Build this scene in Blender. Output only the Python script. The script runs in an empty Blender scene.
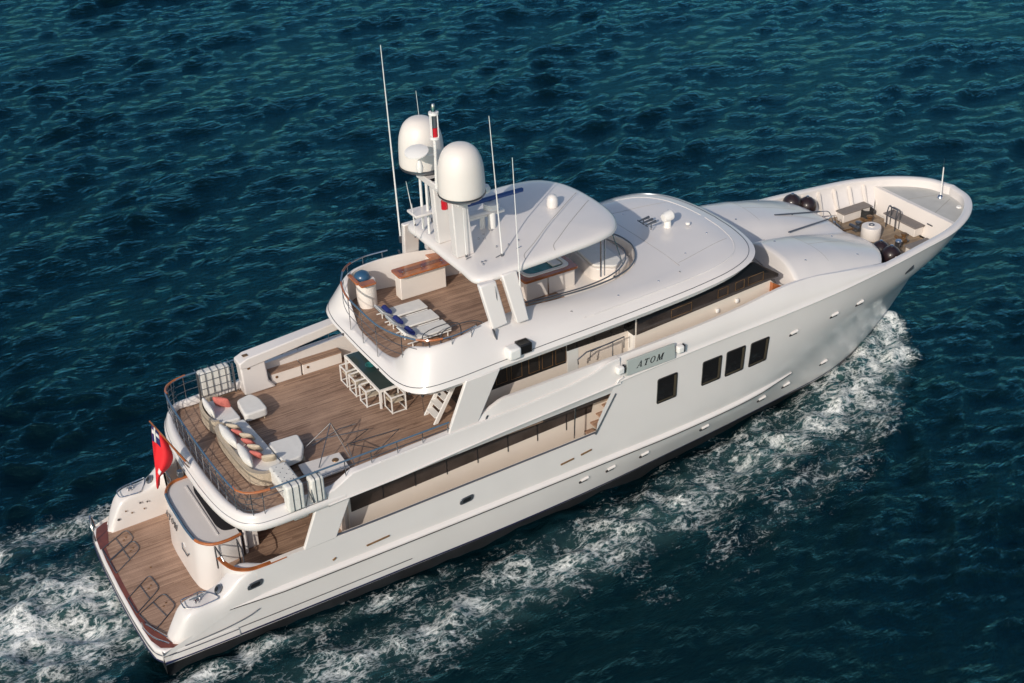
import bpy, math, random
import numpy as np
from mathutils import Vector, Matrix

# ------------------------------------------------------------------ camera, light, exposure
scene = bpy.context.scene
COL = scene.collection
random.seed(7); RNG = np.random.default_rng(11)

def setup():
    yaw, pit, rol = 1.05177656, 0.537009559, -0.0352110108
    f = Vector((math.cos(yaw)*math.cos(pit), math.sin(yaw)*math.cos(pit), -math.sin(pit)))
    rt = f.cross(Vector((0, 0, 1))).normalized(); up = rt.cross(f)
    R = math.cos(rol)*rt + math.sin(rol)*up; U = -math.sin(rol)*rt + math.cos(rol)*up
    cd = bpy.data.cameras.new('camera'); cam = bpy.data.objects.new('camera', cd); COL.objects.link(cam)
    m = Matrix((R, U, -f)).transposed().to_4x4()
    m.translation = Vector((-4.24442989, -37.7219218, 31.4109984)); cam.matrix_world = m
    cd.sensor_width = 36; cd.lens = 1374.60920/1024*36; cd.clip_start = .5; cd.clip_end = 20000
    scene.camera = cam
setup()
SUN_EL, SUN_AZ = math.radians(28.5), math.radians(216)      # direction TO the sun, azimuth from +x
w = bpy.data.worlds.new('World'); scene.world = w; w.use_nodes = True
nt = w.node_tree; nt.nodes.clear()
sky = nt.nodes.new('ShaderNodeTexSky'); sky.sky_type = 'NISHITA'; sky.sun_disc = False
sky.sun_elevation = SUN_EL; sky.sun_rotation = math.pi/2 - SUN_AZ
sky.air_density = 1.0; sky.dust_density = 1.6; sky.ozone_density = 1.0
bg = nt.nodes.new('ShaderNodeBackground'); bg.inputs[1].default_value = .14
out = nt.nodes.new('ShaderNodeOutputWorld')
nt.links.new(sky.outputs[0], bg.inputs[0]); nt.links.new(bg.outputs[0], out.inputs[0])
sl = bpy.data.lights.new('sun', 'SUN'); sl.energy = 3.6; sl.angle = math.radians(.6); sl.color = (1, .915, .81)
so = bpy.data.objects.new('sun', sl); COL.objects.link(so)
sd = Vector((math.cos(SUN_EL)*math.cos(SUN_AZ), math.cos(SUN_EL)*math.sin(SUN_AZ), math.sin(SUN_EL)))
so.rotation_euler = sd.to_track_quat('Z', 'Y').to_euler(); so.location = (0, -30, 60)
scene.view_settings.view_transform = 'Standard'; scene.view_settings.look = 'None'
scene.view_settings.exposure = -0.31; scene.view_settings.gamma = 1
scene.view_settings.use_curve_mapping = False
scene.render.resolution_x, scene.render.resolution_y = 1024, 683

# ------------------------------------------------------------------ materials
MATS = {}
def mat(name, col, rough=.5, metal=0, coat=0, spec=.5, var=.06, scale=1.2, bump=0, bscale=40, trans=0, emit=None):
    m = bpy.data.materials.new(name); m.use_nodes = True; n = m.node_tree; N = n.nodes; L = n.links
    p = N['Principled BSDF']; tc = N.new('ShaderNodeTexCoord')
    no = N.new('ShaderNodeTexNoise'); no.inputs['Scale'].default_value = scale; no.inputs['Detail'].default_value = 5
    L.new(tc.outputs['Object'], no.inputs['Vector'])
    mr = N.new('ShaderNodeMapRange'); mr.inputs[1].default_value = .3; mr.inputs[2].default_value = .7
    mr.inputs[3].default_value = 1-var; mr.inputs[4].default_value = 1+var*.4; L.new(no.outputs[0], mr.inputs[0])
    mx = N.new('ShaderNodeVectorMath'); mx.operation = 'SCALE'; mx.inputs[0].default_value = col[:3]; L.new(mr.outputs[0], mx.inputs[3])
    L.new(mx.outputs[0], p.inputs['Base Color'])
    p.inputs['Roughness'].default_value = rough; p.inputs['Metallic'].default_value = metal
    p.inputs['Coat Weight'].default_value = coat; p.inputs['Coat Roughness'].default_value = .08
    p.inputs['Specular IOR Level'].default_value = spec; p.inputs['Transmission Weight'].default_value = trans
    if bump:
        b = N.new('ShaderNodeBump'); b.inputs['Strength'].default_value = bump; b.inputs['Distance'].default_value = .01
        n2 = N.new('ShaderNodeTexNoise'); n2.inputs['Scale'].default_value = bscale; L.new(tc.outputs['Object'], n2.inputs['Vector'])
        L.new(n2.outputs[0], b.inputs['Height']); L.new(b.outputs[0], p.inputs['Normal'])
    MATS[name] = m; return m
def math_(N, L, op, a, b=None, c=None):
    m = N.new('ShaderNodeMath'); m.operation = op
    for i, v in enumerate((a, b, c)):
        if v is None: continue
        if isinstance(v, (int, float)): m.inputs[i].default_value = v
        else: L.new(v, m.inputs[i])
    return m.outputs[0]
def teak(name, base, dark, width=.06, seam=.10, along='X', glossy=.6, seamcol=(.05, .035, .03)):
    m = bpy.data.materials.new(name); m.use_nodes = True; N = m.node_tree.nodes; L = m.node_tree.links
    p = N['Principled BSDF']; tc = N.new('ShaderNodeTexCoord'); s = N.new('ShaderNodeSeparateXYZ'); L.new(tc.outputs['Object'], s.inputs[0])
    a, c = (s.outputs[0], s.outputs[1]) if along == 'X' else (s.outputs[1], s.outputs[0])
    cy = math_(N, L, 'DIVIDE', c, width); fl = math_(N, L, 'FLOOR', cy); fr = math_(N, L, 'SUBTRACT', cy, fl)
    wn = N.new('ShaderNodeTexWhiteNoise'); wn.noise_dimensions = '1D'; L.new(fl, wn.inputs['W'])
    ax = math_(N, L, 'ADD', math_(N, L, 'DIVIDE', a, 2.2), math_(N, L, 'MULTIPLY', wn.outputs[0], 7.3)); fa = math_(N, L, 'FLOOR', ax)
    cx = N.new('ShaderNodeCombineXYZ'); L.new(fa, cx.inputs[0]); L.new(fl, cx.inputs[1])
    w2 = N.new('ShaderNodeTexWhiteNoise'); w2.noise_dimensions = '2D'; L.new(cx.outputs[0], w2.inputs['Vector'])
    sc = N.new('ShaderNodeVectorMath'); sc.operation = 'MULTIPLY'; L.new(tc.outputs['Object'], sc.inputs[0])
    sc.inputs[1].default_value = (1.2, 22, 4) if along == 'X' else (22, 1.2, 4)
    no = N.new('ShaderNodeTexNoise'); no.inputs['Scale'].default_value = 1; no.inputs['Detail'].default_value = 6; L.new(sc.outputs[0], no.inputs['Vector'])
    nb = N.new('ShaderNodeTexNoise'); nb.inputs['Scale'].default_value = .9; nb.inputs['Detail'].default_value = 4; L.new(tc.outputs['Object'], nb.inputs['Vector'])
    t = math_(N, L, 'ADD', math_(N, L, 'MULTIPLY', w2.outputs[0], .45), math_(N, L, 'MULTIPLY', no.outputs[0], .75))
    t = math_(N, L, 'ADD', t, math_(N, L, 'MULTIPLY', math_(N, L, 'SUBTRACT', nb.outputs[0], .5), 1.1))
    cr = N.new('ShaderNodeValToRGB'); L.new(t, cr.inputs[0])
    cr.color_ramp.elements[0].position = .22; cr.color_ramp.elements[0].color = (*dark, 1)
    cr.color_ramp.elements[1].position = .95; cr.color_ramp.elements[1].color = (*base, 1)
    lt = math_(N, L, 'LESS_THAN', fr, seam); mx = N.new('ShaderNodeMix'); mx.data_type = 'RGBA'
    L.new(lt, mx.inputs[0]); L.new(cr.outputs[0], mx.inputs[6]); mx.inputs[7].default_value = (*seamcol, 1)
    L.new(mx.outputs[2], p.inputs['Base Color']); p.inputs['Roughness'].default_value = glossy
    MATS[name] = m; return m
mat('gelcoat', (.735, .695, .67), .24, coat=.3, var=.035, scale=.6)
mat('gelwarm', (.78, .72, .665), .4, coat=.15, var=.04, scale=.8)
mat('shadegrey', (.62, .62, .60), .75, var=.07, scale=2)
mat('greydeck', (.50, .49, .46), .8, var=.08, scale=2, bump=.2)
mat('cream', (.72, .64, .56), .35, coat=.2, var=.03)
mat('glass', (.014, .013, .013), .06, spec=.6, var=.2, scale=.9)
mat('glassbrown', (.05, .038, .034), .12, spec=.7, var=.4, scale=1.5)
mat('black', (.012, .012, .014), .35)
mat('blackmatte', (.02, .018, .02), .6)
mat('navy', (.01, .015, .06), .3)
mat('antifoul', (.018, .018, .02), .55, var=.4, scale=2.5)
mat('steel', (.62, .62, .63), .18, metal=1, var=.1)
mat('steeldark', (.20, .21, .23), .3, metal=.8, var=.1)
mat('railblue', (.10, .17, .25), .25, metal=.3)
mat('varnish', (.42, .13, .04), .18, coat=.8, var=.3, scale=3)
mat('mahogany', (.20, .055, .03), .2, coat=.8, var=.35, scale=3)
mat('cushion', (.74, .72, .68), .85, var=.06, scale=4, bump=.3, bscale=14)
mat('cover', (.72, .70, .65), .85, var=.10, scale=6, bump=.6, bscale=9)
mat('wicker', (.50, .42, .32), .8, var=.25, scale=25, bump=.6, bscale=60)
mat('pinkcloth', (.56, .16, .13), .9, var=.2, scale=9, bump=.3)
mat('sandcloth', (.55, .47, .36), .9, var=.1, scale=9, bump=.3)
mat('bluecloth', (.012, .025, .16), .9, var=.15, scale=9, bump=.3)
mat('maroon', (.02, .009, .010), .42, var=.3, scale=5, coat=.3)
mat('redflag', (.72, .012, .02), .7, var=.1)
mat('whiteflag', (.8, .78, .76), .7)
mat('blueflag', (.01, .02, .12), .7)
mat('tabletop', (.030, .055, .055), .12, spec=.7, var=.2)
mat('whitepaint', (.80, .78, .75), .4, var=.04)
mat('tealwater', (.03, .20, .20), .05, var=.35, scale=4, bump=.8, bscale=7)
mat('signgrey', (.42, .455, .435), .35, var=.05)
mat('blueplastic', (.025, .085, .17), .3, coat=.4)
mat('bluebar', (.015, .06, .22), .4)
mat('redlens', (.5, .01, .02), .3); mat('greenlens', (.01, .25, .08), .3)
mat('rope', (.35, .33, .30), .9, bump=.5)
mat('rubberblack', (.015, .015, .015), .7)
mat('bronze', (.30, .17, .08), .35, metal=.6, var=.3, scale=8)
mat('reflectbrown', (.07, .055, .035), .4, var=.2)
mat('greybench', (.22, .19, .17), .7, var=.1, scale=5)
teak('teak', (.46, .30, .21), (.19, .112, .075), seam=.12)
teak('teakpale', (.50, .32, .225), (.24, .14, .09), seam=.12)
teak('teakbow', (.40, .30, .20), (.20, .14, .09))
teak('teakslat', (.36, .28, .22), (.20, .15, .12), width=.08, seam=.2)

# ------------------------------------------------------------------ helpers
def tag(o, label=None, cat=None, group=None, kind=None):
    if label: o['label'] = label
    if cat: o['category'] = cat
    if group: o['group'] = group
    if kind: o['kind'] = kind
    return o
def empty(name, loc, label, cat, group=None):
    o = bpy.data.objects.new(name, None); COL.objects.link(o); o.location = loc; o.empty_display_size = .3
    return tag(o, label, cat, group)
def root_loc(p):
    v = Vector((0, 0, 0))
    while p is not None: v = v + Vector(p.location); p = p.parent
    return v
def rotz(p, a, c):
    x, y = p[0]-c[0], p[1]-c[1]
    return (c[0]+x*math.cos(a)-y*math.sin(a), c[1]+x*math.sin(a)+y*math.cos(a), p[2])
class MB:
    def __init__(s): s.v = []; s.f = []
    def add(s, vs, fs):
        k = len(s.v); s.v += [tuple(map(float, q)) for q in vs]; s.f += [tuple(i+k for i in q) for q in fs]; return s
    def box(s, x0, x1, y0, y1, z0, z1, rot=0, c=None):
        vs = [(x, y, z) for z in (z0, z1) for x, y in ((x0, y0), (x1, y0), (x1, y1), (x0, y1))]
        if rot: c = c or ((x0+x1)/2, (y0+y1)/2); vs = [rotz(p, rot, c) for p in vs]
        return s.add(vs, [(3, 2, 1, 0), (4, 5, 6, 7), (0, 1, 5, 4), (1, 2, 6, 5), (2, 3, 7, 6), (3, 0, 4, 7)])
    def prism(s, pts, lo, hi, ax='z'):
        # pts 2D outline in the two other axes; ax the extrusion axis
        def P(a, b, c): return {'z': (a, b, c), 'y': (a, c, b), 'x': (c, a, b)}[ax]
        n = len(pts)
        lo_ = lo if callable(lo) else (lambda a, b: lo); hi_ = hi if callable(hi) else (lambda a, b: hi)
        vs = [P(a, b, lo_(a, b)) for a, b in pts]+[P(a, b, hi_(a, b)) for a, b in pts]
        fs = [tuple(range(n))[::-1], tuple(range(n, 2*n))]+[(i, (i+1) % n, n+(i+1) % n, n+i) for i in range(n)]
        return s.add(vs, fs)
    def grid(s, rows, close=False):
        n = len(rows[0]); vs = [p for r in rows for p in r]; fs = []
        for i in range(len(rows)-1):
            for j in range(n if close else n-1):
                k = (j+1) % n; fs.append((i*n+j, i*n+k, (i+1)*n+k, (i+1)*n+j))
        return s.add(vs, fs)
    def tube(s, pts, r, n=8, closed=False):
        pts = [Vector(p) for p in pts]; rows = []; prev = None; m = len(pts)
        for i, p in enumerate(pts):
            if closed: d = pts[(i+1) % m]-pts[i-1]
            else: d = pts[min(i+1, m-1)]-pts[max(i-1, 0)]
            d.normalize()
            if prev is None: a = d.orthogonal().normalized()
            else: a = (prev-d*prev.dot(d)).normalized()
            prev = a; b = d.cross(a); rr = r[i] if isinstance(r, (list, tuple)) else r
            rows.append([p+(a*math.cos(2*math.pi*k/n)+b*math.sin(2*math.pi*k/n))*rr for k in range(n)])
        if closed: rows.append(rows[0])
        k0 = len(s.v); s.grid(rows, True)
        if not closed:
            s.f.append(tuple(k0+i for i in range(n))[::-1]); s.f.append(tuple(k0+(m-1)*n+i for i in range(n)))
        return s
    def lathe(s, prof, c, n=32, ax=None):
        M = Vector((0, 0, 1)).rotation_difference(Vector(ax)).to_matrix() if ax else Matrix.Identity(3)
        rows = [[Vector(c)+M @ Vector((r*math.cos(2*math.pi*k/n), r*math.sin(2*math.pi*k/n), z)) for k in range(n)] for r, z in prof]
        return s.grid(rows, True)
    def build(s, name, m, parent=None, bevel=0, ang=35, seg=2, sub=0, label=None, solid=0, flip=False):
        me = bpy.data.meshes.new(name); off = root_loc(parent)
        me.from_pydata([tuple(Vector(v)-off) for v in s.v], [], s.f); me.update()
        import bmesh
        bm = bmesh.new(); bm.from_mesh(me); bmesh.ops.remove_doubles(bm, verts=bm.verts, dist=1e-5)
        bmesh.ops.recalc_face_normals(bm, faces=bm.faces); bm.to_mesh(me); bm.free()
        me.materials.append(MATS[m] if isinstance(m, str) else m)
        me.polygons.foreach_set('use_smooth', [True]*len(me.polygons))
        if ang < 180 and not sub: me.set_sharp_from_angle(angle=math.radians(ang))
        o = bpy.data.objects.new(name, me); COL.objects.link(o)
        if parent is not None: o.parent = parent
        if solid:
            d = o.modifiers.new('s', 'SOLIDIFY'); d.thickness = solid; d.offset = 0
        if bevel:
            b = o.modifiers.new('b', 'BEVEL'); b.width = bevel; b.segments = seg; b.limit_method = 'ANGLE'; b.angle_limit = math.radians(40)
            b.harden_normals = False
        if sub:
            d = o.modifiers.new('u', 'SUBSURF'); d.levels = d.render_levels = sub
        if label: o['label'] = label
        return o
def spl(pts, n=8, closed=False):
    """Catmull-Rom through pts"""
    P = [np.array(p, float) for p in pts]; m = len(P); o = []
    rng = range(m) if closed else range(m-1)
    for i in rng:
        if closed: a, b, c, d = P[i-1], P[i], P[(i+1) % m], P[(i+2) % m]
        else: a, b, c, d = P[max(i-1, 0)], P[i], P[i+1], P[min(i+2, m-1)]
        t1 = max(np.linalg.norm(b-a)**.5, 1e-4) if i > 0 or closed else max(np.linalg.norm(c-b)**.5, 1e-4)
        t2 = max(np.linalg.norm(c-b)**.5, 1e-4); t3 = max(np.linalg.norm(d-c)**.5, 1e-4)
        m1 = (c-b)/t2-(c-a)/(t1+t2)+(b-a)/t1 if (i > 0 or closed) else (c-b)/t2
        m2 = (d-c)/t3-(d-b)/(t2+t3)+(c-b)/t2 if (closed or i < m-2) else (c-b)/t2
        m1 = m1*t2; m2 = m2*t2
        for k in range(n):
            t = k/n; o.append(tuple(b*(2*t**3-3*t**2+1)+m1*(t**3-2*t**2+t)+c*(-2*t**3+3*t**2)+m2*(t**3-t**2)))
    if not closed: o.append(tuple(P[-1]))
    return o
def drop(o, x, y, z0=30):
    from mathutils.bvhtree import BVHTree
    if '_bvh' not in globals(): globals()['_bvh'] = {}
    if o.name not in _bvh: _bvh[o.name] = BVHTree.FromPolygons([v.co+root_loc(o.parent) for v in o.data.vertices], [tuple(p.vertices) for p in o.data.polygons])
    h = _bvh[o.name].ray_cast(Vector((x, y, z0)), Vector((0, 0, -1)))[0]; return h.z if h else 0
def lerp(x, xs, ys): return float(np.interp(x, xs, ys))
def mir(pts): return [(p[0], -p[1], *p[2:]) for p in pts]
def full(half):
    """half outline on starboard from centreline to centreline -> closed ring"""
    return list(half)+[(p[0], -p[1], *p[2:]) for p in reversed(half) if abs(p[1]) > 1e-6]
def fillet(pts, r, n=5):
    o = []; m = len(pts)
    for i in range(m):
        p = np.array(pts[i][:2], float); a = np.array(pts[i-1][:2], float)-p; b = np.array(pts[(i+1) % m][:2], float)-p
        la, lb = np.linalg.norm(a), np.linalg.norm(b); rr = r[i] if isinstance(r, (list, tuple)) else r
        q = min(rr, la*.49, lb*.49); A = p+a/la*q; B = p+b/lb*q
        if q < 1e-4: o.append(tuple(p)); continue
        for k in range(n+1):
            t = k/n; o.append(tuple(A*(1-t)**2+p*2*t*(1-t)+B*t*t))
    return o
def copy_tree(o, parent=None):
    c = o.copy(); COL.objects.link(c)
    if parent is not None: c.parent = parent
    for ch in list(o.children): copy_tree(ch, c)
    return c
for _s in (1,): pass

# ------------------------------------------------------------------ water
def make_water():
    def axis(a, b, d, lo, hi, g):
        c = list(np.arange(a, b, d)); s = d; x = c[-1]
        while x < hi: s = min(s*g, .22) if x < b+85 else s*1.25; x += s; c.append(x)
        s = d; x = a; l = []
        while x > lo: s = min(s*g, .22) if x > a-25 else s*1.25; x -= s; l.append(x)
        return np.array(l[::-1]+c)
    xs = axis(-6, 44, .11, -6000, 6000, 1.03); ys = axis(-20, 16, .11, -6000, 6000, 1.03)
    X, Y = np.meshgrid(xs, ys, indexing='ij'); Z = np.zeros_like(X); DX = np.zeros_like(X); DY = np.zeros_like(X)
    rng = np.random.default_rng(5); wd = math.radians(-86)
    spx = np.gradient(xs)[:, None]; spy = np.gradient(ys)[None, :]; sp = np.maximum(spx, spy)
    for i in range(150):
        lam = .42*(13/.42)**(rng.random()**1.15)
        th = wd+rng.normal(0, .55); k = 2*math.pi/lam; ph = rng.random()*6.283
        amp = .0066*lam**.85*(1 if lam < 5 else .6)*rng.uniform(.4, 1.4)
        a = amp*np.clip(lam/(sp*3)-1, 0, 1)
        arg = k*(math.cos(th)*X+math.sin(th)*Y)+ph
        s = np.sin(arg); c = np.cos(arg); Z += a*c; DX -= a*.45*math.cos(th)*s; DY -= a*.45*math.sin(th)*s
    # gusts: patches of rougher and calmer water
    g = np.zeros_like(X)
    for i in range(14):
        lam = rng.uniform(9, 50); th = rng.random()*6.28; g += np.cos(2*math.pi/lam*(math.cos(th)*X+math.sin(th)*Y)+rng.random()*6.28)
    g = np.clip(.9+.10*g, .5, 1.4); Z *= g; DX *= g; DY *= g
    # foam mask
    def seg(px, py, pts, wid):
        best = np.zeros_like(px)
        for (a, b), (wa, wb), (ia, ib) in zip(zip(pts[:-1], pts[1:]), zip(wid[:-1], wid[1:]), zip(inten[:-1], inten[1:])):
            dx, dy = b[0]-a[0], b[1]-a[1]; t = np.clip(((px-a[0])*dx+(py-a[1])*dy)/(dx*dx+dy*dy), 0, 1)
            d = np.hypot(px-a[0]-t*dx, py-a[1]-t*dy); ww = wa+(wb-wa)*t
            best = np.maximum(best, (ia+(ib-ia)*t)*np.clip(1-d/ww, 0, 1)**.65)
        return best
    sub = (X > -20) & (X < 45) & (Y > -25) & (Y < 20); px, py = X[sub], Y[sub]; F = np.zeros_like(px)
    FO = FOAM
    for pts, wid, inten in FO: F = np.maximum(F, seg(px, py, pts, wid))
    foam = np.zeros_like(X); foam[sub] = F
    n = np.zeros_like(px); rr = np.random.default_rng(3)
    for i in range(40):
        lam = rr.uniform(.45, 2.2); th = rr.random()*6.28; n += lam*np.cos(2*math.pi/lam*(math.cos(th)*px+math.sin(th)*py)+rr.random()*6.28)
    Z[sub] += np.clip(F, 0, 1)*(.016*n+.05)
    # bow wave heaped against the hull
    hb = np.interp(px, [24, 30, 34, 36.5, 38], [0, .10, .30, .42, 0]); d = np.abs(py)-np.interp(px, [24, 28.5, 30.8, 34.2, 36.3], [2.9, 2.48, 2.2, 1.05, 0])
    Z[sub] += hb*np.exp(-np.clip(d, 0, 9)**2/.8)
    V = np.stack([X+DX, Y+DY, Z+.18], -1).reshape(-1, 3); nx, ny = X.shape
    idx = np.arange(nx*ny).reshape(nx, ny)
    Fq = np.stack([idx[:-1, :-1], idx[1:, :-1], idx[1:, 1:], idx[:-1, 1:]], -1).reshape(-1, 4)
    me = bpy.data.meshes.new('sea_water'); me.vertices.add(len(V)); me.vertices.foreach_set('co', V.ravel())
    me.loops.add(len(Fq)*4); me.loops.foreach_set('vertex_index', Fq.ravel().astype(np.int32))
    me.polygons.add(len(Fq)); me.polygons.foreach_set('loop_start', (np.arange(len(Fq))*4).astype(np.int32))
    me.polygons.foreach_set('use_smooth', np.ones(len(Fq), bool)); me.update(calc_edges=True)
    at = me.attributes.new('foam', 'FLOAT', 'POINT'); at.data.foreach_set('value', foam.ravel().astype(np.float32))
    o = bpy.data.objects.new('sea_water', me); COL.objects.link(o)
    tag(o, 'dark teal choppy sea water with white foam along the hull', None, kind='structure')
    m = bpy.data.materials.new('water'); m.use_nodes = True; N = m.node_tree.nodes; L = m.node_tree.links; p = N['Principled BSDF']
    geo = N.new('ShaderNodeNewGeometry'); at = N.new('ShaderNodeAttribute'); at.attribute_name = 'foam'
    def noise(sc, det=5, dist=0, rough=.55, vec=None, tp=None):
        q = N.new('ShaderNodeTexNoise'); q.inputs['Scale'].default_value = sc; q.inputs['Detail'].default_value = det
        q.inputs['Distortion'].default_value = dist; q.inputs['Roughness'].default_value = rough
        L.new(vec or geo.outputs['Position'], q.inputs['Vector']); return q.outputs[0]
    # lacy foam: thin ridges of a distorted noise plus clots
    mp = N.new('ShaderNodeMapping'); mp.inputs['Rotation'].default_value = (0, 0, 0); mp.inputs['Scale'].default_value = (.62, 1.15, 1); L.new(geo.outputs['Position'], mp.inputs[0])
    r1 = math_(N, L, 'ABSOLUTE', math_(N, L, 'SUBTRACT', noise(1.5, 9, .5, .62, mp.outputs[0]), .5))
    r2 = math_(N, L, 'ABSOLUTE', math_(N, L, 'SUBTRACT', noise(3.6, 7, .4, .62, mp.outputs[0]), .5))
    ridge = math_(N, L, 'MAXIMUM', math_(N, L, 'SUBTRACT', 1, math_(N, L, 'MULTIPLY', r1, 10)), math_(N, L, 'MULTIPLY', math_(N, L, 'SUBTRACT', 1, math_(N, L, 'MULTIPLY', r2, 9)), .85))
    ridge = math_(N, L, 'MAXIMUM', ridge, 0)
    clot = noise(4.2, 10, .15, .74); big = noise(.55, 5, .6)
    a = math_(N, L, 'ADD', at.outputs['Fac'], math_(N, L, 'MULTIPLY', math_(N, L, 'SUBTRACT', big, .5), 1.7))
    thr = math_(N, L, 'SUBTRACT', .93, math_(N, L, 'MULTIPLY', a, .56))
    cn = math_(N, L, 'MULTIPLY', math_(N, L, 'SUBTRACT', clot, .3), 2.5)
    pat = math_(N, L, 'ADD', math_(N, L, 'MULTIPLY', ridge, .60), math_(N, L, 'MULTIPLY', cn, .40))
    mr = N.new('ShaderNodeMapRange'); mr.inputs[1].default_value = 0; mr.inputs[2].default_value = .40; L.new(math_(N, L, 'SUBTRACT', pat, thr), mr.inputs[0])
    ff = math_(N, L, 'MULTIPLY', mr.outputs[0], math_(N, L, 'MINIMUM', math_(N, L, 'MULTIPLY', at.outputs['Fac'], 6), 1))
    milk = N.new('ShaderNodeMapRange'); milk.inputs[1].default_value = .35; milk.inputs[2].default_value = 1.2; L.new(at.outputs['Fac'], milk.inputs[0])
    # water body colour
    nb = noise(.06, 3); mc = N.new('ShaderNodeMix'); mc.data_type = 'RGBA'; L.new(nb, mc.inputs[0])
    mc.inputs[6].default_value = (.0002, .0022, .0026, 1); mc.inputs[7].default_value = (.0003, .0072, .0105, 1)
    ml = N.new('ShaderNodeMix'); ml.data_type = 'RGBA'; L.new(math_(N, L, 'MULTIPLY', milk.outputs[0], math_(N, L, 'MULTIPLY', noise(.9, 5, .5), .9)), ml.inputs[0]); L.new(mc.outputs[2], ml.inputs[6]); ml.inputs[7].default_value = (.10, .21, .20, 1)
    mx = N.new('ShaderNodeMix'); mx.data_type = 'RGBA'; L.new(ff, mx.inputs[0]); L.new(ml.outputs[2], mx.inputs[6]); mx.inputs[7].default_value = (.84, .85, .83, 1)
    L.new(mx.outputs[2], p.inputs['Base Color']); p.inputs['IOR'].default_value = 1.33; p.inputs['Specular Tint'].default_value = (.38, .86, 1, 1)
    L.new(math_(N, L, 'ADD', math_(N, L, 'MULTIPLY', ff, .7), .07), p.inputs['Roughness'])
    b1 = N.new('ShaderNodeBump'); b1.inputs['Distance'].default_value = .135; b1.inputs['Strength'].default_value = 1.0
    mp2 = N.new('ShaderNodeMapping'); mp2.inputs['Rotation'].default_value = (0, 0, math.radians(-6)); mp2.inputs['Scale'].default_value = (.72, 1.55, 1); L.new(geo.outputs['Position'], mp2.inputs[0])
    mp3 = N.new('ShaderNodeMapping'); mp3.inputs['Rotation'].default_value = (0, 0, math.radians(9)); mp3.inputs['Scale'].default_value = (.85, 1.35, 1); L.new(geo.outputs['Position'], mp3.inputs[0])
    rd = lambda q, k: math_(N, L, 'SUBTRACT', 1, math_(N, L, 'MULTIPLY', math_(N, L, 'ABSOLUTE', math_(N, L, 'SUBTRACT', q, .5)), k))
    hgt = math_(N, L, 'ADD', math_(N, L, 'MULTIPLY', rd(noise(1.25, 3, .35, .5, mp2.outputs[0]), 2.0), .55), math_(N, L, 'MULTIPLY', noise(2.2, 12, .5, .66, mp3.outputs[0]), 1.0))
    hgt = math_(N, L, 'ADD', hgt, math_(N, L, 'MULTIPLY', ff, .2))
    L.new(hgt, b1.inputs['Height']); L.new(b1.outputs[0], p.inputs['Normal'])
    gls = N.new('ShaderNodeBsdfGlossy'); gls.inputs['Color'].default_value = (.22, .74, .90, 1); gls.inputs['Roughness'].default_value = .05; L.new(b1.outputs[0], gls.inputs['Normal'])
    p.inputs['Specular IOR Level'].default_value = 0
    fr = N.new('ShaderNodeFresnel'); fr.inputs['IOR'].default_value = 1.43; L.new(b1.outputs[0], fr.inputs['Normal'])
    ms = N.new('ShaderNodeMixShader'); L.new(math_(N, L, 'MULTIPLY', fr.outputs[0], math_(N, L, 'SUBTRACT', 1, math_(N, L, 'MULTIPLY', ff, .85))), ms.inputs[0]); L.new(p.outputs[0], ms.inputs[1]); L.new(gls.outputs[0], ms.inputs[2])
    L.new(ms.outputs[0], N['Material Output'].inputs['Surface'])
    me.materials.append(m)
FOAM = [
 ([(36.3, -.5), (35.0, -1.9), (31.9, -3.4), (28.2, -4.4), (22.3, -5.3), (17.2, -6.1), (12.8, -6.5), (8.8, -6.8), (4, -6.9), (-4, -7.6)],
  [.9, 1.5, 2.1, 2.3, 2.4, 2.4, 2.4, 2.4, 2.4, 2.4], [1.3, 1.2, 1.02, .92, .86, .82, .80, .78, .72, .5]),
 ([(35.8, -.7), (33.6, -1.7), (30.8, -2.5), (28.5, -2.9), (25.6, -3.4), (22, -4.1)], [.5, .8, .9, .8, .7, .5], [1.1, 1.05, .95, .85, .75, .5]),
 ([(34.8, -2.6), (31.0, -5.4), (27, -7.2), (22.5, -8.6), (17, -9.6)], [1.0, 1.4, 1.6, 1.7, 1.4], [.85, .66, .56, .46, .2]),
 ([(12, -4.4), (5, -4.5), (0, -4.8), (-8, -6)], [.7, .8, 1.2, 1.5], [.6, .8, .85, .7]),
 ([(36.4, .6), (33, 3.2), (28, 6)], [.8, 1.6, 1.8], [1.1, 1, .8]),
 ([(1.9, .4), (-3, .4), (-12, .4)], [4.3, 5.2, 6.0], [1.12, 1.05, .9]),
 ([(6, 4.6), (2, 5.2), (-3, 5.6), (-12, 7)], [.5, 1.2, 2.0, 2.5], [.4, .75, .85, .7]),
]
make_water()

# ------------------------------------------------------------------ the yacht
Yt = empty('motor_yacht', (0, 0, 0), 'long white three-deck motor yacht with two radar domes under way on the sea', 'yacht')
def both(fn):
    for s in (-1, 1): fn(s)
def sy(pts, s):  # starboard design points (y<0) to side s (-1 keeps)
    return [(p[0], p[1]*(-s), *p[2:]) for p in pts]

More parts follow.
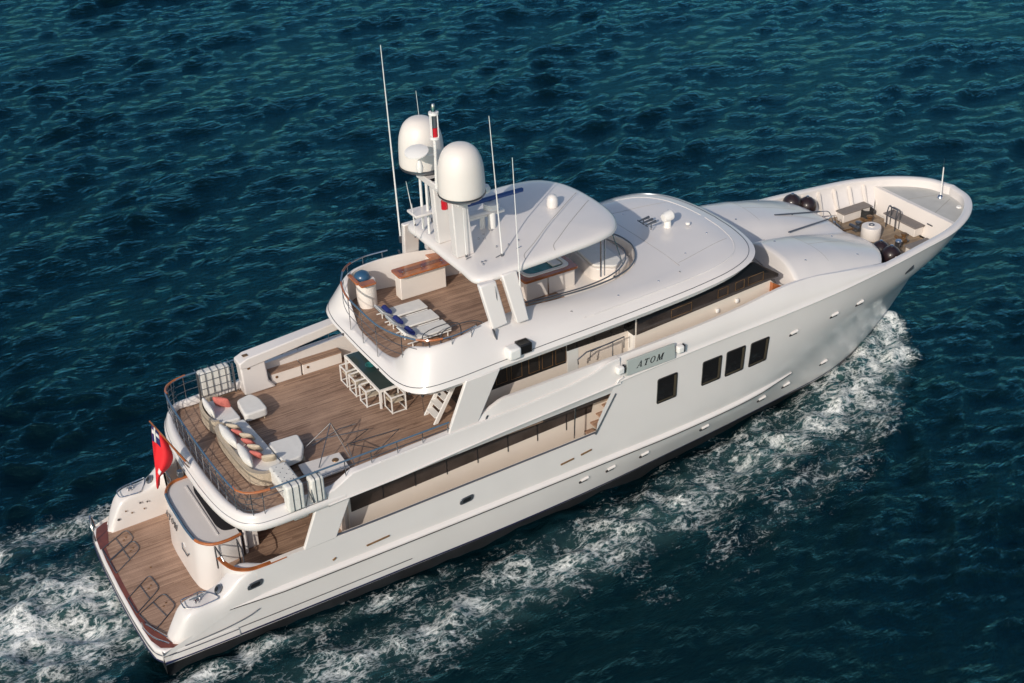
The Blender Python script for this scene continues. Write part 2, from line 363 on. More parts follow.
LV = {
 'k': [(2.3, 0, -1.5), (5, 0, -1.5), (10, 0, -1.5), (15, 0, -1.5), (19.3, 0, -1.5), (23, 0, -1.5), (26.3, 0, -1.5), (29, 0, -1.5), (31, 0, -1.4), (32.8, 0, -1.3), (34, 0, -1.1), (34.8, 0, -.9), (35.3, 0, -.7), (35.5, 0, -.6)],
 '0': [(2.1, -3.70, -.4), (5, -3.72, -.4), (10, -3.68, -.4), (15, -3.58, -.4), (18.9, -3.30, -.4), (22.3, -2.88, -.4), (25.5, -2.42, -.4), (28.4, -1.98, -.4), (30.7, -1.60, -.4), (32.4, -1.15, -.4), (33.8, -.70, -.4), (34.8, -.34, -.4), (35.4, -.12, -.4), (35.65, 0, -.4)],
 '1': [(2.03, -3.80, .46), (5, -3.84, .50), (10, -3.83, .54), (15, -3.76, .54), (19, -3.54, .52), (22.4, -3.20, .5), (25.6, -2.86, .48), (28.5, -2.50, .46), (30.8, -2.16, .4), (32.6, -1.66, .4), (34.2, -1.02, .4), (35.3, -.50, .4), (36.0, -.16, .4), (36.3, 0, .4)],
 '2': [(2.0, -3.86, 1.0), (4.5, -3.94, 1.75), (10, -3.96, 1.86), (15, -3.96, 1.93), (19.3, -3.94, 2.0), (22.9, -3.88, 2.06), (26.1, -3.64, 2.18), (28.9, -3.20, 2.42), (31.4, -2.74, 2.75), (33.6, -2.22, 2.95), (35.4, -1.60, 3.05), (36.95, -.92, 3.1), (38.0, -.38, 3.15), (38.6, 0, 3.2)],
 '3': [(2.0, -3.90, 2.0), (4.6, -3.975, 2.92), (10, -4.02, 3.14), (15, -4.04, 3.28), (18.3, -4.05, 3.38), (22.9, -4.05, 3.65), (26.3, -4.0, 4.0), (29.3, -3.84, 4.3), (31.9, -3.50, 4.5), (34.2, -3.07, 4.6), (36.3, -2.50, 4.65), (38.0, -1.74, 4.7), (39.05, -.92, 4.75), (39.45, 0, 4.8)],
 '4': [(19.1, -4.1, 5.3), (23.2, -4.12, 5.53), (26.6, -4.14, 5.66), (29.6, -4.05, 5.77), (32.1, -3.80, 5.84), (34.4, -3.45, 5.88), (36.7, -3.0, 5.91), (38.45, -2.15, 5.93), (39.45, -1.15, 5.94), (39.78, 0, 5.94)],
}
def level(k, n=6): return spl(LV[k], n)
def between(a, b, m, bulge=0):
    rows = []
    for i in range(1, m):
        t = i/m; rows.append([tuple(np.array(p)*(1-t)+np.array(q)*t+np.array((0, -bulge*4*t*(1-t) if abs(p[1]+q[1]) > .01 else 0, 0))) for p, q in zip(a, b)])
    return rows
def side_rows(s):
    k, l0, l1, l2, l3 = (level(c) for c in 'k0123')
    return k, l0, l1, l2, l3
def shell():
    l0, l1, l2, l3 = (level(c) for c in '0123'); l4 = level('4'); cols = []
    for i in range(len(l1)):
        p4 = l4[i-24] if i >= 24 else (l3[i][0], -4.1, l3[i][2]+1.9)
        st = [l0[i], l1[i], l2[i], l3[i], p4]
        a = spl(st, 4); cols.append(a[4:13] if i < 24 else a[4:17])
    return cols
SHELL = shell()
mb = MB()
for s in (-1, 1):
    mb.grid([sy([c[j] for c in SHELL], s) for j in range(5)]); mb.grid([sy([c[j] for c in SHELL[7:]], s) for j in range(4, 9)])
    mb.grid([sy([c[j] for c in SHELL[24:]], s) for j in range(8, 13)])
TOP_B = [c[-1] for c in SHELL[24:]]; TOP_B = [tuple(p) for p in TOP_B]
def shell_at(i, z):
    c = np.array(SHELL[i]); return (float(np.interp(z, c[:, 2], c[:, 0])), float(np.interp(z, c[:, 2], c[:, 1])), z)
# transom closing plate
mb.grid([[(2.03, y, .46) for y in (-3.80, -2, 0, 2, 3.80)], [(1.98, y, .6) for y in (-3.82, -2, 0, 2, 3.82)], [(2.0, y, 1.0) for y in (-3.86, -2, 0, 2, 3.86)]])
hull = mb.build('hull', 'gelcoat', Yt, ang=30)
hull.cycles.shadow_terminator_shading_offset = .35; hull.cycles.shadow_terminator_geometry_offset = .3
mb = MB()
for s in (-1, 1):
    k, l0, l1, l2, l3 = side_rows(s); mb.grid([sy(r, s) for r in (k, l0, l1)])
mb.grid([[(2.1, y, -1.0) for y in (-3.4, 0, 3.4)], [(2.03, y, .46) for y in (-3.80, 0, 3.80)]])
mb.build('hull_bottom', 'antifoul', Yt)
def off(pts, d):
    """offset a horizontal curve outward (starboard) by d"""
    P = np.array(pts); T = np.gradient(P[:, :2], axis=0); T /= np.linalg.norm(T, axis=1)[:, None]+1e-9
    Nn = np.stack([T[:, 1], -T[:, 0]], 1); Q = P.copy(); Q[:, :2] += Nn*d; return [tuple(q) for q in Q]
def onside(a, b, t, d=.004):
    return off([tuple(np.array(p)*(1-t)+np.array(q)*t) for p, q in zip(a, b)], d)
# boot stripes
k, l0, l1, l2, l3 = side_rows(-1)
def zstripe(x, a): return a+lerp(x, [2, 5, 11, 19, 28, 36], [.0, .03, .06, .04, -.02, -.06])
for a, b, mname in ((.84, .88, 'steeldark'), (.50, .58, 'navy')):
    for s in (-1, 1):
        mb = MB(); n1 = 14 if a > .7 else 66
        lo = [shell_at(i, zstripe(SHELL[i][0][0], a)) for i in range(n1)]; hi = [shell_at(i, zstripe(SHELL[i][0][0], b)) for i in range(n1)]
        mb.grid([sy(off(lo, .008), s), sy(off(hi, .008), s)]); mb.build('boot_stripe', mname, hull)
# rubbing strake
rub = [p for p in spl([(4.3, -3.94, 1.82), (6.8, -3.96, 1.84), (12.6, -3.97, 1.9), (18.6, -3.96, 2.0), (22, -3.92, 2.04), (25.2, -3.73, 2.1), (28.1, -3.32, 2.18)], 8)]
for s in (-1, 1):
    mb = MB(); R = []
    n = len(rub)
    for i, p in enumerate(rub):
        tp = min(1, i/6, (n-1-i)/5)*.9+.1
        y = p[1]; R.append([(p[0], y+.08, p[2]+.17*tp), (p[0], y-.04*tp, p[2]+.14*tp), (p[0], y-.13*tp, p[2]+.05*tp), (p[0], y-.13*tp, p[2]-.03*tp), (p[0], y+.08, p[2]-.05*tp)])
    mb.grid([sy(r, s) for r in R]); mb.build('rub_rail', 'gelcoat', Yt, ang=40)
    mb = MB(); mb.grid([sy([(p[0], p[1]-.13*min(1, i/6, (n-1-i)/5)-.012, p[2]-.035), (p[0], p[1]-.13*min(1, i/6, (n-1-i)/5)-.012, p[2]+.005)], s) for i, p in enumerate(rub)]); mb.build('rub_strip', 'blackmatte', Yt)

# ---- swim platform
pf = full([(1.68, 0), (1.70, -1.6), (1.76, -2.9), (1.84, -3.5), (2.05, -3.80), (2.5, -3.87), (4.2, -3.895), (4.6, -3.88), (4.6, 0)])
sp = MB().prism(pf, .52, 1.03).build('swim_platform', 'gelcoat', Yt, bevel=.09, seg=3)
for zz_, rr_, mm_ in ((.86, .016, 'steeldark'), (.60, .022, 'navy')):
    q_ = spl([(4.5, -3.905, 0), (2.5, -3.885, 0), (2.05, -3.815, 0), (1.84, -3.51, 0), (1.75, -2.9, 0), (1.69, -1.6, 0), (1.67, 0, 0)], 5); q_ = q_+[(p[0], -p[1], 0) for p in reversed(q_[:-1])]
    MB().tube([(p[0], p[1], zz_) for p in q_], rr_, 6).build('platform_line', mm_, sp)
tk = full([(1.86, 0), (1.88, -1.6), (1.93, -2.9), (2.05, -3.35), (2.3, -3.6), (2.75, -3.66), (5.2, -3.2), (5.2, 0)])
MB().prism(tk, 1.0, 1.045).build('platform_teak', 'teakpale', sp)
band = [(1.78, 0), (1.80, -1.6), (1.86, -2.6)]; bi = [(2.02, -2.6), (1.96, -1.6), (1.94, 0)]
MB().prism(band+bi+[(2.02, 2.6)][0:0], 1.04, 1.05).build('platform_edge_board', 'mahogany', sp); MB().prism([(p[0], -p[1]) for p in band+bi], 1.04, 1.05).build('platform_edge_board', 'mahogany', sp)
for s in (-1, 1):      # varnished corner boards
    MB().prism([(p[0], p[1]*-s) for p in [(1.80, -2.35), (1.86, -3.1), (2.02, -3.58), (2.35, -3.78), (3.2, -3.80), (2.75, -3.6), (2.35, -3.3), (2.12, -2.4)]], 1.04, 1.052).build('platform_corner_board', 'mahogany', sp)
MB().tube([(p[0]-.012 if p[0] < 1.9 else p[0], p[1]*1.003, .78) for p in pf if p[0] < 4.3 and p[1] < 3.9][:99], .016, 6).build('platform_line', 'steeldark', sp) if 0 else None
# hatches and folded rails laid on the platform
def hoop(pts, r=.02, z=1.075): return spl([(x, y, z) for x, y in pts], 4, True)
for q in ([(1.85, 2.30), (2.92, 2.95), (3.0, 2.28), (1.88, 1.55)], [(1.88, 1.50), (2.95, 2.22), (3.02, 1.62), (1.90, .76)], [(1.84, -.72), (2.83, .08), (2.92, -.78), (1.88, -1.60)], [(1.92, -1.69), (2.95, -1.08), (3.10, -1.92), (2.12, -2.72)]):
    q = [np.array(p) for p in q]; o_ = fillet([tuple(p) for p in q], [.03, .22, .22, .03], 4); mb = MB(); mb.tube([(x, y, 1.065) for x, y in o_], .018, 6, True)
    a, b = q[0]*.45+q[1]*.55, q[3]*.45+q[2]*.55; mb.tube([(*a, 1.065), (*b, 1.065)], .014, 6); mb.build('folded_rail', 'steeldark', sp)
    c = (q[1]+q[2]+a+b)/4
    for dx in (-.06, .06): MB().lathe([(0, .02), (.03, .02), (.035, 0)], (c[0]+dx, c[1]+dx, 1.045), 10).build('deck_fitting', 'bronze', sp)
MB().lathe([(0, .02), (.03, .02), (.035, 0)], (3.0, .45, 1.045), 10).build('deck_fitting', 'bronze', sp)
for s in (-1, 1):
    mb = MB(); pts = [(1.80, 2.9*s, 1.05), (1.78, 2.92*s, 1.55), (1.85, 3.3*s, 1.85), (1.95, 3.62*s, 1.55), (2.0, 3.66*s, 1.05)]
    if s > 0: mb.tube(spl(pts, 5), .03, 8)
    else: mb.tube(spl([(1.85, -2.2, 1.12), (1.8, -2.8, 1.3), (1.95, -3.4, 1.35), (2.3, -3.6, 1.12)], 5), .022, 8); mb.tube([(1.95, -2.3, 1.1), (2.35, -3.3, 1.12)], .02)
    mb.build('boarding_rail', 'steel', sp)

# ---- quarter wings either side of the platform, blending into the main bulwark
def wing(s):
    xs = [2.32, 2.42, 2.65, 2.95, 3.3, 3.8, 4.15, 4.45, 4.75, 5.1, 5.6]
    zt = [1.02, 1.18, 1.62, 2.08, 2.24, 2.26, 2.34, 2.55, 2.82, 2.97, 2.99]
    yo = [-3.36, -3.60, -3.80, -3.885, -3.915, -3.93, -3.945, -3.955, -3.965, -3.97, -3.94]; hb_ = [0, 0, 0, 0, 0, 0, 0, 0, 0, 0, 0]
    yi = [-3.10, -3.04, -3.04, -3.05, -3.06, -3.07, -3.08, -3.10, -3.12, -3.3, -3.7]
    rows = []
    for x, z, o_, i_ in zip(xs, zt, yo, yi):
        h = z-.9; zb_ = lerp(x, [2.3, 4.5, 5.6], [.95, 1.74, 1.80]); zb_ = min(zb_, z-.2); k = lerp(x, [4.3, 5.6], [1, .12]); r = .14*k+.02; o_ -= .006
        rows.append([(x, i_, .9), (x, i_-.02, .9+h*.5), (x, i_-.05*k, z-r), (x, i_-.09*k, z-.03), (x, i_-.16*k, z), (x, (i_+o_)/2, z+.015), (x, o_+.24*k, z), (x, o_+.12*k, z-.035*k), (x, o_+.04*k, z-r), (x, o_, zb_+(z-zb_)*.45), (x, o_+.01, zb_)])
    rows = [spl(r, 2) for r in rows]
    R = list(zip(*rows)); R = [spl(r, 4) for r in R]
    mb = MB(); mb.grid([sy(r, s) for r in R])
    a = [r[0] for r in R]; mb.add(sy(a, s), [tuple(range(len(a)))])
    wg = mb.build('quarter_wing', 'gelcoat', Yt, ang=50)
    pl = fillet([(2.98, -3.2), (2.98, -3.66), (3.35, -3.82), (4.1, -3.84), (3.98, -3.5), (3.72, -3.12)], .12, 4)
    lathe = [(x, y, 2.275+(max(x-3.8, 0)*.25)) for x, y in pl]
    MB().tube(sy(lathe, s), .022, 6, True).build('plate_trim', 'steel', wg)
    cl = MB()
    cx, cy = 3.45, -3.5*-s
    cl.box(cx-.12, cx+.12, cy-.05, cy+.05, 2.25, 2.30)
    for d in (-.09, .09): cl.lathe([(.03, 0), (.03, .12), (.045, .14), (0, .16)], (cx+d, cy, 2.28), 10)
    cl.tube([(cx-.25, cy-.02, 2.42), (cx+.25, cy+.02, 2.42)], .025); cl.tube([(cx-.1, cy-.2, 2.36), (cx+.1, cy+.2, 2.36)], .022)
    cl.build('mooring_cleat', 'steel', wg)
    MB().lathe([(0, .06), (.1, .06), (.17, .02), (.17, -.02)], (4.16, -3.5*-s, 2.40), 16, (-.75, 0, .66)).build('fairlead', 'steeldark', wg)
    MB().lathe([(0, .07), (.085, .068)], (4.155, -3.5*-s, 2.405), 16, (-.75, 0, .66)).build('fairlead_opening', 'black', wg)
both(wing)
for s in (-1, 1): MB().tube(sy(spl([(2.72, -3.90, 1.03), (3.4, -3.935, 1.08), (4.2, -3.955, 1.15), (4.9, -3.97, 1.28), (5.3, -3.965, 1.42)], 5), s), [.016]*20+[.004], 6).build('quarter_trim', 'steeldark', Yt)
# small fittings on the inner face of the port wing
for x, z, r in ((2.75, 1.5, .05), (3.05, 1.75, .03), (3.25, 1.6, .03), (3.6, 1.9, .04), (3.85, 1.85, .035), (3.7, 1.6, .03)):
    MB().lathe([(0, .02), (r, .015), (r, 0)], (x, 3.04, z), 12, (0, -1, 0)).build('wing_fitting', 'steeldark' if r > .03 else 'bronze', Yt)

# ---- main deck
main = MB().prism(full([(5.0, 0), (5.0, -3.0), (5.3, -3.85), (20.2, -3.9), (20.2, 0)]), 1.95, 2.1).build('main_deck', 'teak', Yt)
# steps down to the platform each side
for s in (-1, 1):
    for i, (x, z) in enumerate(((4.98, 1.85), (4.80, 1.45))):
        m2 = MB().box(x-.16, x+.1, min(2.2*s, 3.1*s), max(2.2*s, 3.1*s), z-.28, z)
        m2.build('stair_step', 'gelcoat', Yt, bevel=.02)
        MB().box(x-.14, x+.02, min(2.25*s, 3.02*s), max(2.25*s, 3.02*s), z, z+.02).build('step_tread', 'teakpale', Yt)
# inner bulwark faces and cap
def cap(s):
    c = [p for p in level('3')[7: 4*6+2]]
    inner = off(c, -.16)
    mb = MB(); mb.grid([sy(c, s), sy([(p[0], p[1], p[2]+.012) for p in c], s), sy([(p[0], p[1], p[2]+.012) for p in inner], s), sy([(p[0], p[1], 2.05) for p in inner], s)])
    bw = mb.build('bulwark', 'gelwarm', Yt, ang=30)
    # dark cap line and varnished end
    cc = off(c, -.05); top = [(p[0], p[1], p[2]+.03) for p in cc]
    fw = [p for p in top if p[0] > 6.4]
    MB().tube(sy(fw, s), .035, 6).build('cap_rail', 'steeldark', bw)
    end = spl([(4.55, -2.75, 3.0), (4.60, -3.15, 3.02), (4.78, -3.62, 3.03), (5.15, -3.90, 3.04), (5.7, -3.95, 3.04), (6.4, -3.95, 3.065)], 6)
    m3 = MB(); m3.grid([sy([(p[0], p[1]+.0, p[2]) for p in q], s) for q in (off(end, .07), [(p[0], p[1], p[2]+.03) for p in off(end, .06)], [(p[0], p[1], p[2]+.03) for p in off(end, -.08)], off(end, -.09))])
    m3.build('varnished_cap', 'varnish', bw)
    # rounded bulwark end wall under the varnished cap
    m4 = MB(); m4.grid([sy([(p[0], p[1], z) for p in off([e_ for e_ in end if e_[0] < 5.5], d)], s) for d, z in ((.0, 2.1), (.03, 3.0), (-.07, 3.0), (-.07, 2.1))]); m4.build('bulwark_end', 'gelcoat', bw)
both(cap)
# aft cockpit settee island with curved transom
def tr_outline(z):
    g = -(3.0-z)*.06
    return [(4.13+g, 0), (4.15+g, -1.0), (4.24+g, -1.58), (4.55+g*.8, -1.97), (5.05+g*.4, -2.08), (5.6, -2.0)]
rows = []
for z in (1.04, 1.6, 2.3, 2.98):
    h = spl([(x, y, z) for x, y in tr_outline(z)], 5); rows.append([(p[0]*1.0, -p[1], p[2]) for p in reversed(h)]+h[1:])
tm = MB(); tm.grid(rows)
inner = [(p[0]+.0, p[1], 2.98) for p in rows[-1]]
tm.add([(p[0], p[1], 2.98) for p in rows[-1]], [tuple(range(len(rows[-1])))])
tm.add([(5.55, -2.05, 2.1), (5.55, 2.05, 2.1), (5.55, 2.05, 2.98), (5.55, -2.05, 2.98)], [(0, 1, 2, 3)])
# the table-like top spans x 4.2-5.55, settee recess shown by a darker rounded well
tr = tm.build('transom', 'gelcoat', Yt, ang=40)
edge = [(p[0], p[1], 3.02) for p in rows[-1]]
e2 = off([(p[0], p[1], p[2]) for p in edge], 0.0)
n_ = len(edge)
mid = [p for p in edge if abs(p[1]) < 1.55]; endS = [p for p in edge if p[1] <= -1.45]; endP = [p for p in edge if p[1] >= 1.45]
MB().tube(mid, .05, 8).build('transom_rail', 'railblue', tr)
MB().tube(endS, .055, 8).build('transom_cap', 'varnish', tr); MB().tube(endP, .055, 8).build('transom_cap', 'varnish', tr)
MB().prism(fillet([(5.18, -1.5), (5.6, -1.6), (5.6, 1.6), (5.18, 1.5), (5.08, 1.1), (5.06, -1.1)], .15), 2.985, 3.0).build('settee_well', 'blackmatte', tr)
MB().prism(fillet([(4.93, -1.6), (4.98, -1.6), (4.98, 1.6), (4.93, 1.6)], .02), 2.99, 3.015).build('settee_lip', 'gelcoat', tr)
def word(body, size, loc, M, m, parent, name, d=.004, gap=.26):
    """slanted roman capitals drawn as thick and thin strokes with serifs"""
    def bar(x0, y0, x1, y1, w): return [(x0-w/2, y0), (x0+w/2, y0), (x1+w/2, y1), (x1-w/2, y1)]
    def ser(x, y, w=.30): return [(x-w/2, y-.03), (x+w/2, y-.03), (x+w/2, y+.03), (x-w/2, y+.03)]
    G = {'A': (.86, [bar(.10, 0, .48, 1, .07), bar(.76, 0, .46, 1, .17), [(.22, .30), (.64, .30), (.62, .37), (.25, .37)], ser(.10, .03, .26), ser(.76, .03, .32)]),
         'T': (.82, [bar(.41, 0, .41, 1, .17), [(.04, .92), (.78, .92), (.78, 1), (.04, 1)], [(.04, .74), (.08, .74), (.12, .94), (.04, .94)], [(.74, .74), (.78, .74), (.78, .94), (.70, .94)], ser(.41, .03, .36)]),
         'M': (1.12, [bar(.16, 0, .16, 1, .07), bar(.92, 0, .92, 1, .17), bar(.54, .05, .20, 1, .15), bar(.54, .05, .88, 1, .07), ser(.16, .03, .28), ser(.92, .03, .34), ser(.16, .97, .26), ser(.92, .97, .30)]),
         'O': (.92, None)}
    mb = MB(); x = 0; k = 0
    for ch in body:
        w, st = G[ch]
        if st is None:
            n = 24; a = [(.46+.42*math.cos(t), .5+.52*math.sin(t)) for t in np.linspace(0, 2*math.pi, n, endpoint=False)]; b = [(.46+.25*math.cos(t), .5+.45*math.sin(t)) for t in np.linspace(0, 2*math.pi, n, endpoint=False)]
            mb.grid([[(p[0]+x, p[1], 0) for p in a], [(p[0]+x, p[1], d) for p in a], [(p[0]+x, p[1], d) for p in b], [(p[0]+x, p[1], 0) for p in b]], True)
        else:
            for q in st: k += 1; mb.prism([(p[0]+x, p[1]) for p in q], 0, d+.0006*k)
        x += w+gap
    W = x-gap; T = Matrix.Translation(Vector(loc)) @ M.to_4x4()
    mb.v = [tuple(T @ Vector((((p[0]-W/2)+.32*(p[1]-.5))*size, (p[1]-.5)*size, p[2]))) for p in mb.v]
    return mb.build(name, m, parent)
Mx = Matrix(((0, .06, -1), (-1, 0, 0), (0, 1, .06))).normalized()
word('ATOM', .26, (4.075, .75, 2.45), Mx, 'steeldark', tr, 'transom_letters', .02)
for y0_ in (-.5,): MB().tube([(4.06, -.2, 2.1), (4.02, -.3, 1.95), (4.02, -.8, 1.95), (4.06, -.9, 2.1)], .02).build('grab_rail', 'steeldark', tr)
# gate rails between transom and bulwark
for s in (-1, 1):
    mb = MB()
    for x0, dx in ((4.75, 0),):
        loop = [(4.62, -2.2, 2.15), (4.62, -2.2, 3.05), (4.6, -2.35, 3.15), (4.6, -2.95, 3.15), (4.62, -3.05, 3.05), (4.62, -3.05, 2.2)]
        mb.tube(sy(loop, s), .028, 8); mb.tube(sy([(4.62, -2.2, 2.65), (4.62, -3.05, 2.65)], s), .022, 6)
        mb.build('gate_rail', 'steeldark', Yt); mb = MB()
        loop2 = [(5.35, -2.35, 2.15), (5.35, -2.3, 3.1), (5.3, -2.9, 3.12), (5.2, -3.3, 3.1), (5.2, -3.3, 2.5)]
        mb.tube(sy(loop2, s), .024, 8)
    mb.build('gate_rail', 'steeldark', Yt)
# cockpit: salon bulkhead, side lockers, post
MB().box(8.9, 9.05, -3.0, 3.0, 2.1, 4.45).build('salon_bulkhead', 'gelwarm', Yt)
MB().box(8.86, 8.91, -2.3, 2.3, 2.15, 4.2).build('salon_doors', 'glass', Yt)
for s in (-1, 1):
    MB().box(5.85, 6.25, min(.6*s, 1.75*s), max(.6*s, 1.75*s), 2.1, 2.75).build('cockpit_locker', 'gelwarm', Yt, bevel=.03)
    MB().tube([(5.75, -1.9*s, 2.1), (5.75, -1.9*s, 4.5)], .06).build('deck_post', 'gelcoat', Yt)
MB().prism(fillet([(6.2, -1.4), (7.9, -1.4), (7.9, 1.4), (6.2, 1.4)], .3), 2.78, 2.84).build('cockpit_table', 'varnish', Yt, bevel=.01)
MB().box(6.9, 7.2, -.5, .5, 2.1, 2.8).build('table_pedestal', 'gelwarm', Yt)
# main deck house
for s in (-1, 1):
    wl = MB().prism([(x, z) for x, z in [(9.0, 2.1), (19.6, 2.1), (19.6, 4.7), (9.0, 4.6)]], -3.1*s*-1-.05, -3.1*s*-1+.05, 'y').build('deckhouse_wall', 'cream', Yt)
    yy = 3.165*s
    MB().prism([(7.9, 3.1), (18.9, 3.68), (19.4, 4.6), (9.05, 4.5)][0:0]+[(9.1, 3.20), (18.7, 3.68), (18.9, 4.6), (9.1, 4.5)], min(yy, yy-.04*s), max(yy, yy-.04*s), 'y').build('window_band', 'glassbrown', wl)
    for x in np.arange(10.3, 18.6, 1.22):
        MB().box(x-.015, x+.015, min(yy, yy+.012*s), max(yy, yy+.012*s), 3.3, 4.5).build('window_bar', 'black', wl)
    for x, z in ((11.2, 2.75), (11.25, 2.62), (15.0, 2.85), (15.05, 2.72), (16.9, 3.1), (17.6, 3.2)):
        MB().lathe([(0, .03), (.04, .025), (.045, 0)], (x, yy-.05*s, z), 10, (0, s, 0)).build('wall_fitting', 'blackmatte' if x < 16 else 'whitepaint', wl)
    # stairs up at forward end of the side deck
    for i in range(6):
        MB().box(17.9+.25*i, 18.25+.25*i, min(3.15*s, 3.86*s), max(3.15*s, 3.86*s), 2.3+.3*i, 2.36+.3*i).build('side_stair_tread', 'teakpale', Yt)
    MB().box(19.45, 19.6, min(3.1*s, 3.95*s), max(3.1*s, 3.95*s), 2.1, 5.0).build('side_deck_end', 'cream', Yt)
    MB().tube([(17.55, 3.8*s, 3.35), (17.6, 3.8*s, 4.7)], .025).build('stair_rail', 'steel', Yt)
    # raked frame at forward end of opening
    MB().tube([(18.28, 4.06*s, 3.38), (19.12, 4.09*s, 4.84)], .04, 6).build('opening_frame', 'steeldark', Yt)
    # slanted support wing
    a = [(7.0, 3.06), (8.15, 3.10), (8.85, 4.6), (7.62, 4.6)]
    MB().prism(a, min(3.88*s, 4.02*s), max(3.88*s, 4.02*s), 'y').build('support_wing', 'gelcoat', Yt, bevel=.03)
    MB().box(6.95, 7.5, min(3.2*s, 3.6*s), max(3.2*s, 3.6*s), 4.0, 4.35).build('overhead_box', 'gelwarm', Yt, bevel=.05)

# ---- upper deck: slab, side band, coaming
def upper_half(o, z=None):
    h = [(4.76-o, 0), (4.78-o, -1.2), (4.88-o*.95, -2.4), (5.03-o*.9, -3.1), (5.26-o*.7, -3.62-o*.3), (5.64-o*.4, -3.93-o*.6), (6.15, -4.03-o), (7.2, -4.05-o), (8.6, -4.05-o)]
    return [(x, y, z) for x, y in h]
def upper_ring(o, z, dz=0, far=8.6):
    h = spl(upper_half(o, z), 5); h = [(p[0], p[1], p[2]+dz*max(0, (p[0]-5))) for p in h]
    return [(p[0], -p[1], p[2]) for p in reversed(h)]+h[1:]
ud = MB().prism([(p[0], p[1]) for p in upper_ring(-.25, 0)]+[(27.8, -3.75), (27.8, 3.75)], 4.50, 4.7).build('upper_deck', 'teak', Yt)
prof = [(-.30, 4.44), (-.02, 4.38), (.05, 4.43), (.08, 4.52), (.08, 4.62), (.03, 4.68), (.0, 4.70), (-.05, 4.84), (-.11, 4.92), (-.19, 4.955), (-.28, 4.945), (-.34, 4.89), (-.36, 4.72)]
uc = MB(); uc.grid([upper_ring(o, z, .03) for o, z in prof]); uc = uc.build('aft_coaming', 'gelcoat', Yt, ang=60)
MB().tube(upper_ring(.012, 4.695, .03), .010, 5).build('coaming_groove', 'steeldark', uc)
def kz(x): return lerp(x, [5, 7, 10.5, 14.4, 19.1], [4.5, 4.55, 4.68, 4.98, 5.24])
def lowz(x): return lerp(x, [5, 7, 9, 14.4, 19.2], [4.30, 4.35, 4.50, 4.72, 4.88])
def bz(x): return lerp(x, [7.9, 8.3, 8.95, 12.5, 15.5, 17.2, 18.2, 18.9, 21], [4.95, 5.05, 5.42, 5.56, 5.66, 5.80, 5.96, 6.20, 6.22])
def cz(x): return lerp(x, [7.9, 8.4, 8.95, 12.4, 13.6, 14.6, 19, 23, 26.8], [4.96, 5.06, 5.43, 5.57, 5.70, 6.14, 6.22, 6.32, 6.62])
for s in (-1, 1):
    xs = list(np.linspace(8.0, 19.3, 48)); rows = []
    def hy(x): return -4.10 if x < 20 else -4.1
    R = [[(x, -3.1, lowz(x)+.02) for x in xs], [(x, -4.03, lowz(x)) for x in xs], [(x, -4.055, lowz(x)+.02) for x in xs], [(x, -4.11, kz(x)-.05) for x in xs], [(x, -4.14, kz(x)-.01) for x in xs], [(x, -4.12, kz(x)+.03) for x in xs],
         [(x, -4.06, bz(x)-.03) for x in xs], [(x, -4.03, bz(x)) for x in xs], [(x, -4.0, bz(x)+.01) for x in xs], [(x, -3.93, max(cz(x), bz(x)+.012)-.01) for x in xs], [(x, -3.90, max(cz(x), bz(x)+.012)) for x in xs], [(x, -3.80, max(cz(x), bz(x)+.012)) for x in xs], [(x, -3.78, 4.68) for x in xs]]
    mb = MB(); mb.grid([sy(r, s) for r in R]); sb_ = mb.build('side_band', 'gelcoat', Yt, ang=28)
    MB().tube(sy([(x, -4.14, kz(x)+.0) for x in xs], s), .032, 8).build('knuckle_bead', 'gelcoat', sb_); MB().tube(sy([(x, -4.03, bz(x)) for x in xs[8:]], s), .026, 8).build('edge_bead', 'gelcoat', sb_)
    # forward upper band from the topside knuckle up to the walkway cap
    B4 = [p for p in TOP_B]; nB = len(B4)
    capc = spl([(19.0, -3.93, 6.2), (21, -3.93, 6.25), (23, -3.92, 6.32), (25, -3.88, 6.45), (26.8, -3.80, 6.62), (28.3, -3.72, 6.58), (29.6, -3.74, 6.40), (31.0, -3.72, 6.18), (32.1, -3.66, 5.98), (32.9, -3.58, 5.88)], 6)
    d = np.array(capc); dd = np.r_[0, np.cumsum(np.linalg.norm(np.diff(d, axis=0), axis=1))]
    xs4 = [p[0] for p in B4]; kk = [i for i, x in enumerate(xs4) if x < 33.1]; m_ = len(kk)
    low = [B4[i] for i in kk]; hi = [(p[0], np.interp(p[0], d[:, 0], d[:, 1]), np.interp(p[0], d[:, 0], d[:, 2])) for p in low]
    gun = [(p[0], p[1]-.035, p[2]+.03) for p in low]; g2 = [(p[0], p[1]+.0, p[2]+.07) for p in low]
    R = [low, gun, g2]+between(g2, hi, 5, .05)+[hi, [(p[0], p[1]+.12, p[2]) for p in hi], [(p[0], p[1]+(.14 if p[0] < 29 else .3), lerp(p[0], [28, 30], [4.68, 5.4])) for p in hi]]
    mb = MB(); mb.grid([sy(r, s) for r in R]); mb.build('upper_bulwark', 'gelcoat', Yt, ang=40)
    MB().tube(sy([(p[0], p[1]-.01, p[2]+.0) for p in B4], s), .045, 8).build('knuckle_bead', 'gelcoat', Yt)
    # step of the knuckle at the sign
    MB().tube(sy([(19.0, -4.13, 5.24), (19.12, -4.14, 5.26), (19.22, -4.14, 5.40), (19.4, -4.13, 5.44)], s), .035, 8).build('knuckle_step', 'gelcoat', Yt)

